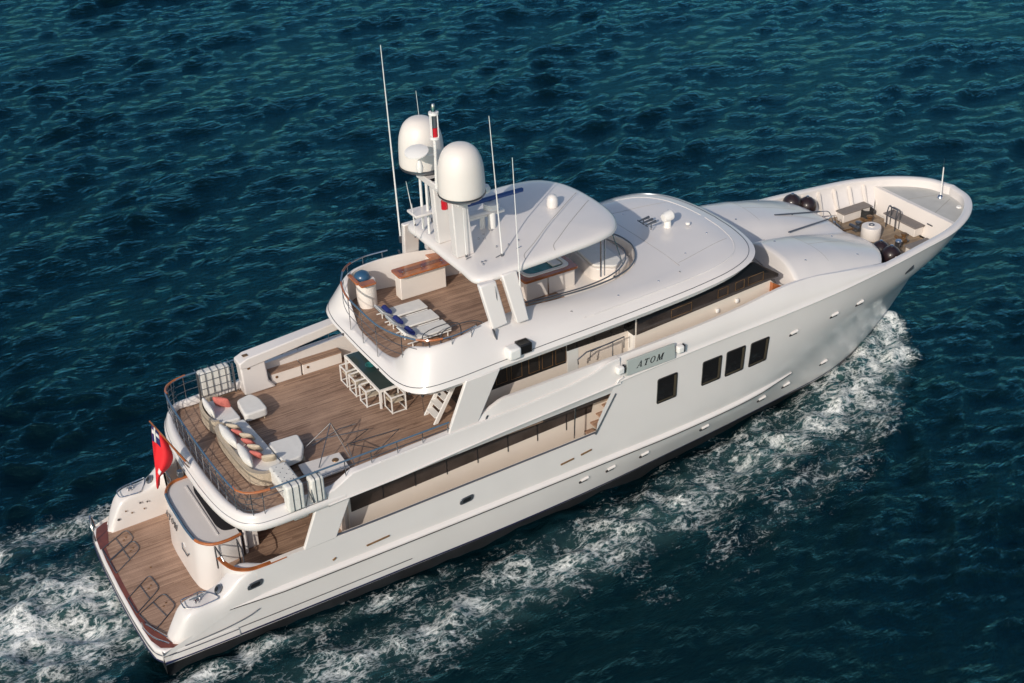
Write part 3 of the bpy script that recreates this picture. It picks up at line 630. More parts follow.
# sign with the name, and its two end lamps
for s in (-1, 1):
    y = -4.16*-s
    sg = MB().prism([(19.5, 5.50), (21.6, 5.52), (21.55, 6.16), (19.5, 6.12)], min(y, y+.07*s), max(y, y+.07*s), 'y').build('name_board', 'signgrey', Yt, bevel=.01)
    Ms = Matrix(((1*-s, 0, 0), (0, 0, s), (0, 1, 0)))
    word('ATOM', .25, (20.5, y+.070*s, 5.82), Ms, 'black', sg, 'name_letters', .006)
    for x in (19.25, 21.85):
        lm = MB().box(x-.17, x+.13, min(y-.1*s, y+.13*s), max(y-.1*s, y+.13*s), 5.67, 5.96).build('side_lamp_housing', 'whitepaint', Yt, bevel=.07, seg=3)
        MB().box(x+.132, x+.15, min(y-.05*s, y+.11*s), max(y-.05*s, y+.13*s), 5.68, 5.97).build('lamp_window', 'glass', lm)

# ---- upper deck house
for s in (-1, 1):
    def yy(a, b): return (min(a*s, b*s), max(a*s, b*s))
    wl = MB().prism([(14.25, 4.7), (20.5, 4.7), (20.5, 7.3), (14.9, 7.3)], *yy(2.85, 3.0), 'y').build('upper_house_wall', 'cream', Yt)
    fw = MB().prism([(20.45, 4.7), (26.95, 4.7), (26.95, 6.5), (26.5, 6.9), (25.6, 7.75), (20.45, 7.42)], *yy(3.2, 3.35), 'y').build('upper_house_wall', 'cream', Yt)
    MB().box(20.40, 20.47, *yy(2.9, 3.33), 4.7, 6.42).build('wall_step', 'whitepaint', fw)
    MB().box(20.385, 20.465, *yy(2.9, 3.34), 6.43, 7.3).build('window_return', 'glass', fw)
    MB().prism([(14.35, 5.96), (17.72, 6.04), (17.72, 7.25), (14.95, 7.25)], *yy(3.0, 3.03), 'y').build('upper_window', 'glass', wl)
    MB().prism([(17.78, 6.50), (20.4, 6.50), (20.4, 7.25), (17.78, 7.25)], *yy(3.0, 3.04), 'y').build('upper_window', 'glass', wl)
    MB().prism([(20.5, 6.43), (26.95, 6.86), (26.95, 7.0), (25.7, 7.85), (20.5, 7.45)], *yy(3.35, 3.38), 'y').build('wheelhouse_window', 'glassbrown', fw)
    MB().prism([(20.52, 6.86), (22.6, 7.10), (24.2, 7.24), (25.6, 7.33), (26.5, 7.2), (25.72, 7.83), (20.5, 7.44)], *yy(3.382, 3.39), 'y').build('window_upper_pane', 'black', fw)
    for a, b in ((22.0, 22.9), (24.1, 24.55), (24.9, 25.3), (25.5, 26.2)):
        mbx = MB()
        z0 = 6.5+(a-20.5)*.077
        mbx.tube([(a, 3.395*s, z0+.05), (b, 3.395*s, z0+.08), (b, 3.395*s, z0+.42), (a, 3.395*s, z0+.38)], .013, 4, True); mbx.build('window_frame', 'bronze', fw)
    for a in (14.9, 15.5, 16.2, 16.75, 17.3):
        MB().tube([(a, 3.04*s, 6.12), (a+.42, 3.04*s, 6.13), (a+.42, 3.04*s, 6.72), (a, 3.04*s, 6.70)], .012, 4, True).build('window_frame', 'bronze', wl)
    for a, b in ((24.1, 6.28), (25.0, 6.42)):
        MB().box(a-.07, a+.07, *yy(3.35, 3.45), b-.06, b+.1).build('wall_light', 'whitepaint', fw, bevel=.03)
    MB().prism([(13.9, 4.7), (14.3, 4.7), (14.9, 7.2), (14.5, 7.2)], *yy(2.3, 3.02), 'y').build('aft_house_corner', 'gelcoat', Yt)
    MB().box(17.80, 18.25, *yy(3.0, 3.012), 4.7, 6.5).build('recess_shade_panel', 'shadegrey', wl)  # grey panel stands in for the shade on the wall return
    rl = MB(); rl.tube(sy([(17.9, -3.55, 6.2), (17.85, -3.6, 6.42), (18.2, -3.62, 6.62), (19.3, -3.62, 6.66), (19.3, -3.62, 6.1)], s), .025, 6); rl.build('walkway_rail', 'steeldark', Yt)
    rl = MB(); rl.tube(sy([(18.45, -3.45, 6.1), (18.45, -3.5, 6.5), (19.9, -3.45, 6.6), (19.9, -3.45, 6.15)], s), .022, 6); rl.build('walkway_rail', 'steeldark', Yt)
    # slanted fin between side band and sundeck overhang
    MB().prism([(12.42, 5.40), (13.55, 5.48), (14.55, 7.40), (13.25, 7.36)], *yy(3.86, 4.0), 'y').build('slanted_fin', 'gelcoat', Yt, bevel=.03)
    MB().prism([(13.6, 5.1), (13.68, 5.1), (14.0, 5.75), (13.94, 5.75)], *yy(3.99, 4.02), 'y').build('fin_joint', 'steeldark', Yt)
    MB().prism([(26.55, 4.9), (27.5, 4.9), (27.3, 6.35), (26.6, 6.75)], *yy(3.2, 3.5), 'y').build('side_gate', 'varnish', Yt)
# aft bulkhead and doors of the upper saloon
MB().box(14.2, 14.3, -2.9, 2.9, 4.7, 7.3).build('aft_bulkhead', 'gelwarm', Yt)
MB().box(14.15, 14.2, -2.0, 2.0, 4.75, 6.9).build('saloon_doors', 'glass', Yt)
# wheelhouse front
fr = [(26.55, -3.36), (26.95, -2.6), (27.15, -1.5), (27.2, 0), (27.15, 1.5), (26.95, 2.6), (26.55, 3.36)]
wf = MB(); wf.grid([[(x+.38, y, 4.7) for x, y in fr], [(x+.36, y, 6.55) for x, y in fr]]); wf = wf.build('wheelhouse_front', 'gelwarm', Yt)
g = MB(); g.grid([[(x+.37, y, 6.55) for x, y in fr], [(x-1.0, y, 7.85) for x, y in fr]]); g.build('windscreen', 'glass', wf)
for y in (-1.9, -.65, .65, 1.9): MB().tube([(27.56-.04*y*y, y, 6.57), (26.25-.04*y*y, y, 7.8)], .03, 6).build('windscreen_bar', 'blackmatte', wf)
MB().prism([(27.0, -3.7), (28.5, -3.7), (28.5, 3.7), (27.0, 3.7)], 5.25, 5.32).build('bridge_walkway', 'teak', Yt)

# ---- sundeck body and wheelhouse roof
rA = [(11.40, 0, 6.98), (11.42, -1.3, 6.98), (11.46, -2.5, 7.0), (11.60, -3.2, 7.03), (11.98, -3.64, 7.08), (12.8, -3.82, 7.15), (14.5, -3.87, 7.26), (16.5, -3.90, 7.34), (18.5, -3.92, 7.42), (20.8, -3.92, 7.52), (23, -3.90, 7.66), (24.5, -3.80, 7.84), (25.5, -3.40, 7.92), (26.15, -2.65, 7.93), (26.5, -1.4, 7.93), (26.6, 0, 7.93)]
rB = [(11.28, 0, 7.12), (11.30, -1.3, 7.12), (11.33, -2.55, 7.14), (11.50, -3.3, 7.17), (11.90, -3.76, 7.23), (12.75, -3.93, 7.30), (14.5, -3.97, 7.42), (16.5, -3.99, 7.52), (18.5, -4.01, 7.60), (20.8, -4.0, 7.70), (23, -3.97, 7.83), (24.55, -3.87, 7.98), (25.6, -3.46, 8.05), (26.26, -2.68, 8.06), (26.62, -1.42, 8.06), (26.72, 0, 8.06)]
rC = [(11.46, 0, 7.36), (11.48, -1.2, 7.36), (11.52, -2.2, 7.38), (11.70, -3.05, 7.60), (12.1, -3.52, 7.76), (12.9, -3.70, 7.84), (14.6, -3.72, 7.92), (16.5, -3.68, 8.0), (18.5, -3.64, 8.04), (20.8, -3.58, 8.08), (22.8, -3.46, 8.10), (24.2, -3.30, 8.16), (25.1, -2.92, 8.20), (25.65, -2.2, 8.22), (25.95, -1.15, 8.22), (26.05, 0, 8.22)]
rD = [(11.62, 0, 7.42), (11.64, -1.0, 7.42), (11.78, -1.7, 7.50), (11.95, -2.55, 8.30), (12.40, -3.12, 8.46), (13.25, -3.32, 8.54), (14.5, -3.16, 8.60), (16.2, -3.0, 8.44), (18.2, -2.95, 8.30), (20.3, -2.85, 8.18), (22.0, -2.65, 8.16), (23.2, -2.4, 8.18), (24.1, -2.0, 8.22), (24.6, -1.5, 8.25), (24.9, -.8, 8.27), (25.0, 0, 8.28)]
rE = [(11.74, 0, 7.42), (11.76, -.95, 7.42), (11.90, -1.6, 7.50), (12.06, -2.45, 8.30), (12.50, -3.02, 8.46), (13.3, -3.20, 8.56), (14.5, -3.02, 8.68), (16.0, -2.72, 8.60), (17.6, -2.48, 8.34), (19.3, -2.40, 8.24), (20.5, -2.2, 8.22), (21.3, -1.85, 8.22), (21.8, -1.4, 8.23), (22.12, -.9, 8.24), (22.3, -.4, 8.25), (22.33, 0, 8.25)]
def ring(h, n=5):
    q = spl(h, n); return [(p[0], -p[1], p[2]) for p in reversed(q)]+q[1:]
rf = MB(); rA2 = [(p[0]+.25*(1 if p[0] < 13 else (-1 if p[0] > 25 else 0)), p[1]*.93, p[2]+.02) for p in rA]
rows = [ring(rA2), ring(rA), ring(rB)]
C_, D_, E_ = ring(rC), ring(rD), ring(rE)
B_ = ring(rB); rows.append([tuple(np.array(b)*.72+np.array(c)*.28+np.array((0, 0, .015))) for b, c in zip(B_, C_)]); rows.append(C_)
rows += [[tuple(np.array(c)*(1-t)+np.array(d)*t+np.array((0, 0, .12*t*(1-t)))) for c, d in zip(C_, D_)] for t in (.25, .5, .75)]
rows.append(D_); rows.append([tuple((np.array(c)+np.array(d))/2+np.array((0, 0, .02))) for c, d in zip(D_, E_)]); rows.append(E_)
rows.append([(p[0], p[1], 7.40) for p in E_])
rf.grid(rows); roof = rf.build('sundeck_shell', 'gelcoat', Yt, ang=50)
fl = [(p[0], p[1]) for p in ring([(q[0], q[1], 0) for q in rE])]
sdk = MB().prism(fl, 7.2, 7.42).build('sundeck', 'teak', Yt)
# underside of overhang
MB().prism([(p[0], p[1]) for p in ring(rA2)], lambda x, y: lerp(x, [11, 20, 26], [7.03, 7.42, 8.02]), lambda x, y: lerp(x, [11, 20, 26], [7.06, 7.45, 8.05])).build('overhang_lining', 'gelwarm', Yt)
gb = [(p[0], p[1]*1.003, p[2]+.02) for p in ring(rB)]; MB().tube([tuple(np.array(b)*.70+np.array(c)*.30+np.array((0, 0, .02))) for b, c in zip(B_, C_)], .013, 5).build('lip_groove_shade', 'steeldark', roof)  # dark tube paints the shadow line of the lip step
rbd = [p for p in C_ if p[0] > 19]; MB().tube([(p[0], p[1], p[2]+.01) for p in rbd[:len(rbd)//1]], .03, 6).build('roof_bead', 'gelcoat', roof) if 0 else None
for part_ in ([p for p in C_ if p[0] > 18 and p[1] > 0], [p for p in C_ if p[0] > 18 and p[1] <= .01]): MB().tube(part_, .020, 6).build('roof_bead', 'gelcoat', roof)
# lamps under the lip
for s in (-1, 1):
    for y, x in ((1.4, 11.30), (3.3, 11.50), (3.66, 11.80), (3.88, 12.3)):
        MB().lathe([(0, .03), (.04, .03), (.055, 0)], (x, y*s, 7.13), 8, (-1 if y < 3.5 else -.6, s*(.0 if y < 3 else .8), .1)).build('lip_light', 'blackmatte', roof)
    # loudspeakers / floodlights on the fascia
    lp = MB().box(14.85, 15.32, min(3.7*s, 4.12*s), max(3.7*s, 4.12*s), 7.60, 8.02).build('floodlight', 'whitepaint', roof, bevel=.08, seg=3)
    fl_ = MB().box(15.30, 15.78, min(3.62*s, 4.04*s), max(3.62*s, 4.04*s), 7.66, 8.03).build('floodlight_lens', 'glass', lp, bevel=.04)
    MB().prism([(14.3, 8.66), (14.42, 8.66), (14.0, 8.05), (13.96, 8.05)][0:0]+[(14.6, 8.6), (14.66, 8.62), (14.78, 8.12), (14.74, 8.10)], min(3.42*s, 3.5*s), max(3.42*s, 3.5*s), 'y').build('drain_slot', 'steeldark', roof)
# sundeck aft rail
def railset(name, top, r, m, base_z, posts, mids=(), parent=Yt, pr=.016, lean=0, rm=None):
    e = MB().tube(top, r, 8).build(name, m, parent)
    P = np.array(top)
    for k in mids: MB().tube([(p[0], p[1], p[2]-k) for p in top], .012, 6).build('rail_wire', 'steeldark', e)
    d = np.r_[0, np.cumsum(np.linalg.norm(np.diff(P, axis=0), axis=1))]
    for t in posts:
        q = [np.interp(t*d[-1], d, P[:, j]) for j in range(3)]; bz_ = base_z(q) if callable(base_z) else base_z
        MB().tube([(q[0], q[1], bz_), tuple(q)], pr, 6).build('rail_post', 'steel', e)
    return e
t1 = spl([(14.1, 3.29, 8.84), (13.2, 3.38, 8.80), (12.5, 3.2, 8.76), (12.1, 2.85, 8.74)], 6)
t2 = spl([(12.1, 2.85, 8.74), (11.75, 2.2, 8.72), (11.5, 1.3, 8.70), (11.45, 0, 8.70), (11.5, -1.3, 8.70), (11.75, -2.2, 8.72), (12.1, -2.85, 8.74)], 6)
t3 = spl([(12.1, -2.85, 8.74), (12.5, -3.2, 8.76), (13.2, -3.38, 8.80), (14.1, -3.29, 8.84)], 6)
railset('sundeck_rail', t1, .03, 'steel', 8.5, (.1, .45, .8)); railset('sundeck_rail', t3, .03, 'steel', 8.5, (.2, .55, .9))
railset('sundeck_aft_rail', t2, .032, 'railblue', 7.42, (.1, .32, .5, .68, .9), (.35, .7))
MB().tube([p for p in t2 if .7 < p[1] < 2.3], .04, 8).build('rail_cap', 'varnish', Yt); MB().tube([(p[0], p[1], p[2]+.005) for p in t3[:10]], .04, 8).build('rail_cap', 'varnish', Yt)
MB().tube([(p[0], p[1], p[2]+.005) for p in t1[-8:]], .04, 8).build('rail_cap', 'mahogany', Yt)
ld = MB(); ld.tube(spl([(13.1, -2.6, 7.45), (13.1, -2.6, 8.0), (13.4, -2.2, 8.3), (14.6, -2.2, 8.35), (14.9, -2.35, 8.2), (14.9, -2.5, 7.45)], 5), .02, 6); ld.build('hatch_rail', 'steeldark', Yt)
ld = MB(); ld.tube(spl([(12.6, -2.3, 7.45), (12.6, -2.3, 8.1), (12.9, -1.8, 8.2), (14.2, -1.8, 8.2), (14.3, -1.8, 7.45)], 5), .018, 6); ld.build('hatch_rail', 'steeldark', Yt)
# dark rail round the forward well of the sundeck
t4 = [(p[0], p[1]*.985, p[2]+.07) for p in spl([(q[0], q[1], q[2]) for q in rE[7:]], 6)]
t4 = t4+[(p[0], -p[1], p[2]) for p in reversed(t4[:-1])]
wr = MB().tube([p for p in t4 if p[0] > 16.4], .03, 8).build('well_rail', 'steeldark', Yt)
q4 = [p for p in t4 if p[0] > 16.4]
ins = [(p[0]-.32*min(1, max(0, (p[0]-18)/3)), p[1]*.86, p[2]-.12) for p in q4]
MB().tube(ins, .025, 6).build('inner_rail', 'steeldark', wr)

# ---- hardtop
hh = [(14.58, 0), (14.58, -1.5), (14.60, -2.42), (14.9, -2.62), (16.2, -2.78), (17.8, -2.82), (19.2, -2.74), (20.1, -2.46), (20.62, -1.80), (20.85, -.9), (20.9, 0)]
def hz(x): return lerp(x, [14.6, 15.2, 16.5, 18, 19.8, 21.2], [.0, .06, .2, .3, .34, .32])
def hring(o, z, cx=17.9):
    q = spl([(x, y, 0) for x, y in hh], 5); r = []
    for x, y, _ in q:
        d = math.hypot(x-cx, y); k = (d-o)/d; r.append((cx+(x-cx)*k, y*k, z+hz(x)))
    return r+[(p[0], -p[1], p[2]) for p in reversed(r[1:-1])]
ht = MB(); hr = [(.30, 9.84), (.05, 9.84), (-.02, 9.88), (-.03, 9.95), (.0, 10.03), (.08, 10.09), (.22, 10.13), (.55, 10.16), (1.1, 10.18)]
R = [hring(o, z) for o, z in hr]; ht.grid(R, True)
n_ = len(R[0]); ctr = (17.9, 0, 10.22+.3); ht.add(R[-1]+[ctr], [(i, (i+1) % n_, n_) for i in range(n_)]); ht.add(R[0], [tuple(range(n_))])
htop = ht.build('hardtop', 'gelcoat', Yt, ang=60)
for pts in ([(16.45, -2.60, 0), (16.55, -2.35, 0), (17.2, -1.9, 0), (20.55, .60, 0)], [(17.55, -2.70, 0), (17.65, -2.45, 0), (18.1, -2.1, 0), (20.55, -.2, 0)]):
    MB().tube([(p[0], p[1], drop(htop, p[0], p[1])+.002) for p in spl(pts, 8)], .011, 5).build('hardtop_seam', 'rope', htop)
for s in (-1, 1):
    # twin fins carrying the aft end of the hardtop
    for nm, pl in (('hardtop_fin', [(14.52, 9.98), (15.15, 10.0), (15.30, 8.55), (14.70, 8.50)]), ('hardtop_fin', [(15.40, 10.1), (15.98, 10.15), (16.10, 8.45), (15.62, 8.45)])):
        v = MB(); v.prism([(a, b) for a, b in pl], min(2.62*s, 2.86*s), max(2.62*s, 2.86*s), 'y')
        vv = []
        for p in v.v: k = (10-p[2])/1.3; vv.append((p[0], p[1]+s*.42*k, p[2]))
        v.v = vv; v.build(nm, 'gelcoat', Yt, bevel=.05)
    MB().tube([(19.75, 2.2*s, 8.5), (19.75, 2.2*s, 10.2)], .035, 8).build('hardtop_post', 'steel', Yt)
    MB().tube([(19.9, 2.2*s, 8.5), (19.9, 2.2*s, 10.2)], .025, 8).build('hardtop_post', 'steel', Yt)
    MB().tube([(20.9, 1.9*s, 8.5), (20.5, 1.5*s, 10.2)], .02, 8).build('hardtop_post', 'steel', Yt)

# ---- mast, domes, antennas on the hardtop
mast = MB(); mast.prism([(14.75, -.35), (15.35, -.35), (15.35, .35), (14.75, .35)][0:0]+[(14.72, 10.15), (15.4, 10.15), (15.2, 12.5), (14.62, 12.5)], -1.0, -.62, 'y')
mast.prism([(14.72, 10.15), (15.4, 10.15), (15.2, 12.5), (14.62, 12.5)], .30, .62, 'y')
mast.prism([(14.6, 12.25), (15.1, 12.25), (15.1, 12.5), (14.6, 12.5)], -1.5, 1.5, 'y'); mast = mast.build('mast', 'gelcoat', Yt, bevel=.04)
def dome(y, x, z0, r, h):
    pr = [(0, 0), (r*.9, 0), (r*1.0, .05), (r*1.03, .13), (r, .16)]; body = [(r, .17)]+[(r*(1-.04*(1-k)), .17+(h*.5)*k) for k in (1,)]
    d = MB().lathe([(0, -.1), (r*.5, -.1), (r*.55, 0), (r*.93, .02), (r*1.02, .1), (r*1.02, .155)], (x, y, z0), 40).build('radome_base', 'steeldark', mast)
    p = [(r*.99, .15), (r*1.0, .2), (r*1.0, .5), (r*.985, h*.45), (r*.95, h*.6), (r*.86, h*.75), (r*.70, h*.88), (r*.45, h*.965), (r*.2, h*.995), (0, h)]
    MB().lathe([(a[0], a[1]) for a in spl([(q[0], q[1], 0) for q in p], 4)], (x, y, z0), 48).build('radome', 'gelwarm', mast, ang=80)
dome(-1.40, 14.82, 12.60, .775, 1.83); dome(1.40, 14.82, 12.60, .775, 1.83)
mp_ = MB(); mp_.tube([(14.62, .0, 12.4), (14.66, .0, 14.2)], .055); mp_.build('signal_post', 'whitepaint', mast)
lt = MB(); lt.tube([(14.67, 0, 14.16), (14.67, 0, 14.24)], .17, 12); lt.tube([(14.67, 0, 15.0), (14.67, 0, 15.08)], .17, 12)
for a in (0, 1.57, 3.14, 4.71): lt.tube([(14.67+.15*math.cos(a+.5), .15*math.sin(a+.5), 14.2), (14.67+.15*math.cos(a+.5), .15*math.sin(a+.5), 15.05)], .02, 6)
lt.build('lantern_frame', 'whitepaint', mast)
MB().tube([(14.67, 0, 14.24), (14.67, 0, 14.55)], .11, 12).build('red_lantern', 'redlens', mast); MB().tube([(14.67, 0, 14.56), (14.67, 0, 15.0)], .10, 12).build('lantern', 'steeldark', mast)
MB().lathe([(0, 0), (.08, 0), (.08, .2), (.05, .28), (0, .3)], (14.67, 0, 15.08), 12).build('masthead_light', 'steel', mast)
MB().lathe([(0, .0), (.33, .02), (.40, .05), (.40, .09), (.22, .15), (0, .16)], (14.0, .05, 13.78), 28, (-.18, -.15, 1)).build('satellite_dish', 'whitepaint', mast)
MB().tube([(14.1, .05, 13.78), (14.35, .02, 13.65), (14.66, 0, 13.6)], .035).build('dish_arm', 'whitepaint', mast)
MB().lathe([(0, -.24), (.09, -.2), (.12, -.06), (.09, .1), (.05, .22), (0, .24)], (14.02, -.05, 13.36), 14).build('searchlamp', 'whitepaint', mast)
for y in (.55, 1.0): MB().tube([(14.8, y+.6, 10.2), (14.75, y+.5, 12.3)], .05).build('mast_leg', 'whitepaint', mast)
MB().box(14.2, 15.0, .9, 1.6, 11.0, 11.1).build('mast_shelf', 'gelcoat', mast, bevel=.03)
MB().tube([(15.25, -.45, 12.2), (15.25, -.45, 11.9)], .09, 10).build('green_light', 'greenlens', mast); MB().tube([(14.55, -.62, 12.2), (14.55, -.62, 11.9)], .11, 10).build('red_light', 'redlens', mast)
rb = MB().box(15.55, 18.0, .0, .14, 11.38, 11.53).build('radar_scanner', 'bluebar', mast, bevel=.04)
MB().box(15.1, 16.9, -.1, .22, 10.95, 11.1).build('radar_platform', 'gelcoat', mast, bevel=.05); MB().lathe([(.14, -.95), (.14, -.05), (.28, 0), (.28, .2), (0, .26)], (16.7, .06, 11.1), 20).build('radar_pedestal', 'whitepaint', mast)
MB().box(15.6, 17.3, .15, .42, 10.74, 10.86).build('radar_scanner', 'whitepaint', mast, bevel=.04); MB().lathe([(.1, -.55), (.1, 0)], (16.45, .28, 10.75), 14).build('radar_pedestal', 'whitepaint', mast)
MB().tube([(15.1, -.9, 12.35), (15.9, -.95, 12.32)], .04).build('dome_arm', 'whitepaint', mast); MB().lathe([(0, 0), (.2, .0), (.22, .1), (.16, .22), (0, .24)], (15.9, -.95, 12.3), 16).build('small_dome', 'whitepaint', mast)
MB().lathe([(0, 0), (.19, 0), (.21, .12), (.20, .30), (.13, .43), (0, .48)], (19.15, .0, 10.52), 24).build('small_dome', 'gelcoat', htop, ang=80)
def whip(b, t, r=.022, m='whitepaint'):
    b = Vector(b); t = Vector(t); e = MB().tube([b, b.lerp(t, .5), t], [r*1.0, r*.75, r*.35], 6).build('whip_antenna', m, Yt)
    MB().tube([b, b.lerp(t, .035)], r*2, 8).build('antenna_base', 'steeldark', e)
whip((14.68, 3.3, 9.0), (14.5, 3.3, 16.45), .035)
whip((14.68, 2.0, 10.2), (14.45, 2.0, 11.95), .02); whip((14.9, .55, 13.0), (14.9, 2.2, 14.2)) if 0 else None
whip((15.3, 1.9, 10.2), (15.02, 1.9, 15.15), .018)
whip((16.0, -1.84, 10.15), (15.89, -1.5, 15.15), .026); whip((15.0, -1.15, 10.2), (14.95, -1.15, 12.5), .022)
whip((16.0, -3.0, 8.9), (15.95, -2.8, 14.16), .026); whip((15.1, -3.1, 8.8), (15.02, -3.0, 9.9), .02, 'steeldark')
whip((14.25, 1.15, 10.2), (14.2, 1.15, 11.5), .018)
# small fittings scattered on the hardtop
rr = random.Random(4)
for i in range(26):
    x, y = rr.uniform(14.9, 16.9), rr.uniform(-2.2, 1.9); k = rr.random()
    f_ = MB(); zt_ = drop(htop, x, y)
    f_.lathe([(0, .07), (.03, .06), (.035, 0)], (x, y, zt_), 8) if k < .5 else f_.tube([(x-.1, y, zt_+.03), (x+.12, y+.05, zt_+.04)], .014, 5)
    f_.build('deck_fitting', 'steel' if k < .7 else 'steeldark', htop)
for pts in ([(22.9, -2.6), (22.9, 2.6)], [(23.0, -2.4), (25.6, -1.9)], [(23.0, 2.4), (25.6, 1.9)]):
    q_ = [tuple(np.array(pts[0])*(1-t)+np.array(pts[1])*t) for t in np.linspace(0, 1, 16)]
    MB().tube([(x, y, drop(roof, x, y)+.001) for x, y in q_], .007, 4).build('roof_seam', 'rope', roof)
for x, y in ((23.6, -2.0), (23.6, 2.0), (25.2, -1.2), (25.2, 1.2), (17.8, -3.3), (19.8, -3.2), (21.6, -3.1)):
    MB().lathe([(0, .015), (.035, .012), (.04, 0)], (x, y, drop(roof, x, y)), 10).build('roof_stud', 'steel', roof)
# searchlight and horns on the wheelhouse roof
sl_ = MB(); sl_.lathe([(.16, 0), (.13, .3), (.10, .38)], (24.3, .05, 8.24), 16); sl_.lathe([(0, -.24), (.15, -.22), (.2, -.08), (.2, .16), (.15, .22), (0, .22)], (24.3, .05, 8.72), 20, (1, .1, .1)); sl_.build('searchlight', 'whitepaint', roof)
hn = MB()
for dy in (-.1, .12, .34): hn.tube([(23.25, .15+dy, 8.62), (23.75, .15+dy, 8.66)], [.02, .06], 8)
hn.tube([(23.3, -.05, 8.6), (23.3, .6, 8.6)], .022); hn.tube([(23.5, .0, 8.4), (23.5, .0, 8.62)], .02); hn.tube([(23.5, .5, 8.4), (23.5, .5, 8.62)], .02); hn.build('air_horns', 'steeldark', roof)
MB().lathe([(.09, 0), (.09, .07), (0, .1)], (25.0, -.3, 8.34), 12).build('roof_vent', 'whitepaint', roof)
MB().tube([(22.6, -3.0, 8.18), (22.62, -3.0, 8.21)], .03).build('roof_stud', 'steel', roof)

# ---- foredeck humps
def zt(x): return lerp(x, [27.9, 28.6, 29.5, 30.6, 31.6, 32.6, 33.5], [7.06, 7.03, 6.92, 6.68, 6.40, 6.08, 5.78])
def zv(x): return lerp(x, [27.9, 30, 33.5], [6.46, 6.14, 5.55])
def hump(s):
    us = [0, .04, .09, .16, .26, .38, .50, .62, .74, .85, .93, 1.0]
    sh = [0, .10, .34, .66, .88, .97, 1.0, .97, .86, .62, .33, 0]
    rows = []
    for i in range(25):
        t = i/24; r = []
        for u, h in zip(us, sh):
            xa = 27.95-.35*u**2; xb = 33.45-.1*u-1.25*u**3
            x = xa+(xb-xa)*t; hw = lerp(x, [27, 29.6, 31.5, 33.5], [3.72, 3.66, 3.56, 3.42])
            ze = lerp(x, [26.8, 28.3, 29.6, 31.0, 32.1, 32.9], [6.62, 6.56, 6.38, 6.16, 5.98, 5.88])
            base = zv(x)*(1-u)+ze*u if u < .5 else zv(x)*(1-u)+ze*u
            z = base+(zt(x)-(zv(x)+ze)/2)*h*(1-.12*(t > .97))
            r.append((x, -u*hw, z))
        rows.append(spl(r, 3))
    a = [(p[0]-.0, p[1], p[2]) for p in rows[0]]; a1 = [(p[0]-.06, p[1], p[2]-.07) for p in a]; a2 = [(p[0]-.05, p[1], 4.7) for p in a]
    b = rows[-1]; b1 = [(p[0]+.05, p[1], p[2]-.06) for p in b]; b2 = [(p[0]+.03, p[1], 4.68) for p in b]
    mb = MB(); mb.grid([sy(r, s) for r in [a2, a1]+rows+[b1, b2]]); return mb.build('foredeck_hump', 'gelcoat', Yt, ang=60)
hp = [hump(-1), hump(1)]
for s, h in zip((-1, 1), hp):
    MB().lathe([(0, .05), (.08, .04), (.09, 0)], (27.80, 3.0*s, 6.2), 12, (-1, 0, .2)).build('vent_plate', 'gelwarm', h)
    for z in (5.9, 6.15): MB().lathe([(0, .02), (.04, .015), (.04, 0)], (27.86, 1.0*s, z), 10, (-1, 0, 0)).build('face_stud', 'steeldark', h)
for s, h in zip((-1, 1), hp):
    for a, b in (((29.6, .9), (29.6, 3.2)), ((29.6, 2.0), (32.3, 1.8))):
        q_ = [tuple(np.array(a)*(1-t)+np.array(b)*t) for t in np.linspace(0, 1, 14)]
        MB().tube([(x, y*s, drop(h, x, y*s)+.001) for x, y in q_], .006, 4).build('hump_seam', 'rope', h)
    for x, y in ((28.6, 1.2), (28.6, 3.0), (31.6, 1.2), (31.3, 3.0)):
        MB().lathe([(0, .02), (.04, .015), (.045, 0)], (x, y*s, drop(h, x, y*s)), 10).build('hump_stud', 'steel', h)
MB().lathe([(0, .05), (.05, .03), (.05, 0)], (29.2, .1, 6.28), 10).build('groove_drain', 'bronze', hp[1])
# two dark poles hinged over the valley
for a, b, c in (((30.62, 1.17, 6.62), (33.2, 1.25, 6.05), (33.9, 1.0, 5.25)), ((30.5, .12, 6.30), (33.0, .55, 6.02), (33.9, .9, 5.3))):
    MB().tube([a, b], .035, 6).build('hinged_pole', 'steeldark', Yt); MB().tube(spl([b, tuple((np.array(b)+c)/2+np.array((.15, .1, .25))), c], 4), .02, 6).build('pole_bracket', 'steel', Yt)

# ---- bow well
def bow_inner(o, z, x0=32.0):
    B = [p for p in TOP_B if p[0] > x0]; q = off(B, -o); r = [(p[0], min(p[1], -.0), z if z is not None else p[2]) for p in q]; r[-1] = (r[-1][0], 0, r[-1][2]); return r
def bring(o, z): q = bow_inner(o, z); return q+[(p[0], -p[1], p[2]) for p in reversed(q[:-1])]
def blend():
    a, b = bring(.62, 4.72), bring(1.0, 4.72); return [tuple(np.array(p)*(1-t)+np.array(q)*t) for p, q in zip(a, b) for t in (lerp(p[0], [33.5, 36.8], [0, 1]),)]
def well(r):
    f_ = bring(.32, 5.45); return [p if p[0] < 37.0 else q for p, q in zip(r, f_)]
gw = MB(); top = bring(0, None)
def lift(r, d): return [(p[0], p[1], p[2]+d) for p in r]
gw.grid([lift(top, 0), lift(bring(-.03, None), .06), lift(bring(.03, None), .11), lift(bring(.22, None), .11), lift(bring(.29, None), .06), bring(.30, 5.6), well(blend())])
gun = gw.build('gunwale', 'gelcoat', Yt, ang=40)
bd = MB().prism([(p[0], p[1]) for p in blend() if p[0] < 37.2], 4.66, 4.74).build('bow_deck', 'teakbow', Yt)
pk = [(p[0], p[1]) for p in bring(.27, 5.7) if p[0] > 37.7]
pk = [(37.62, pk[0][1]-.22)]+pk+[(37.62, pk[-1][1]+.22)]
fp = MB().prism(pk, 5.5, 5.66).build('peak_deck', 'greydeck', Yt)
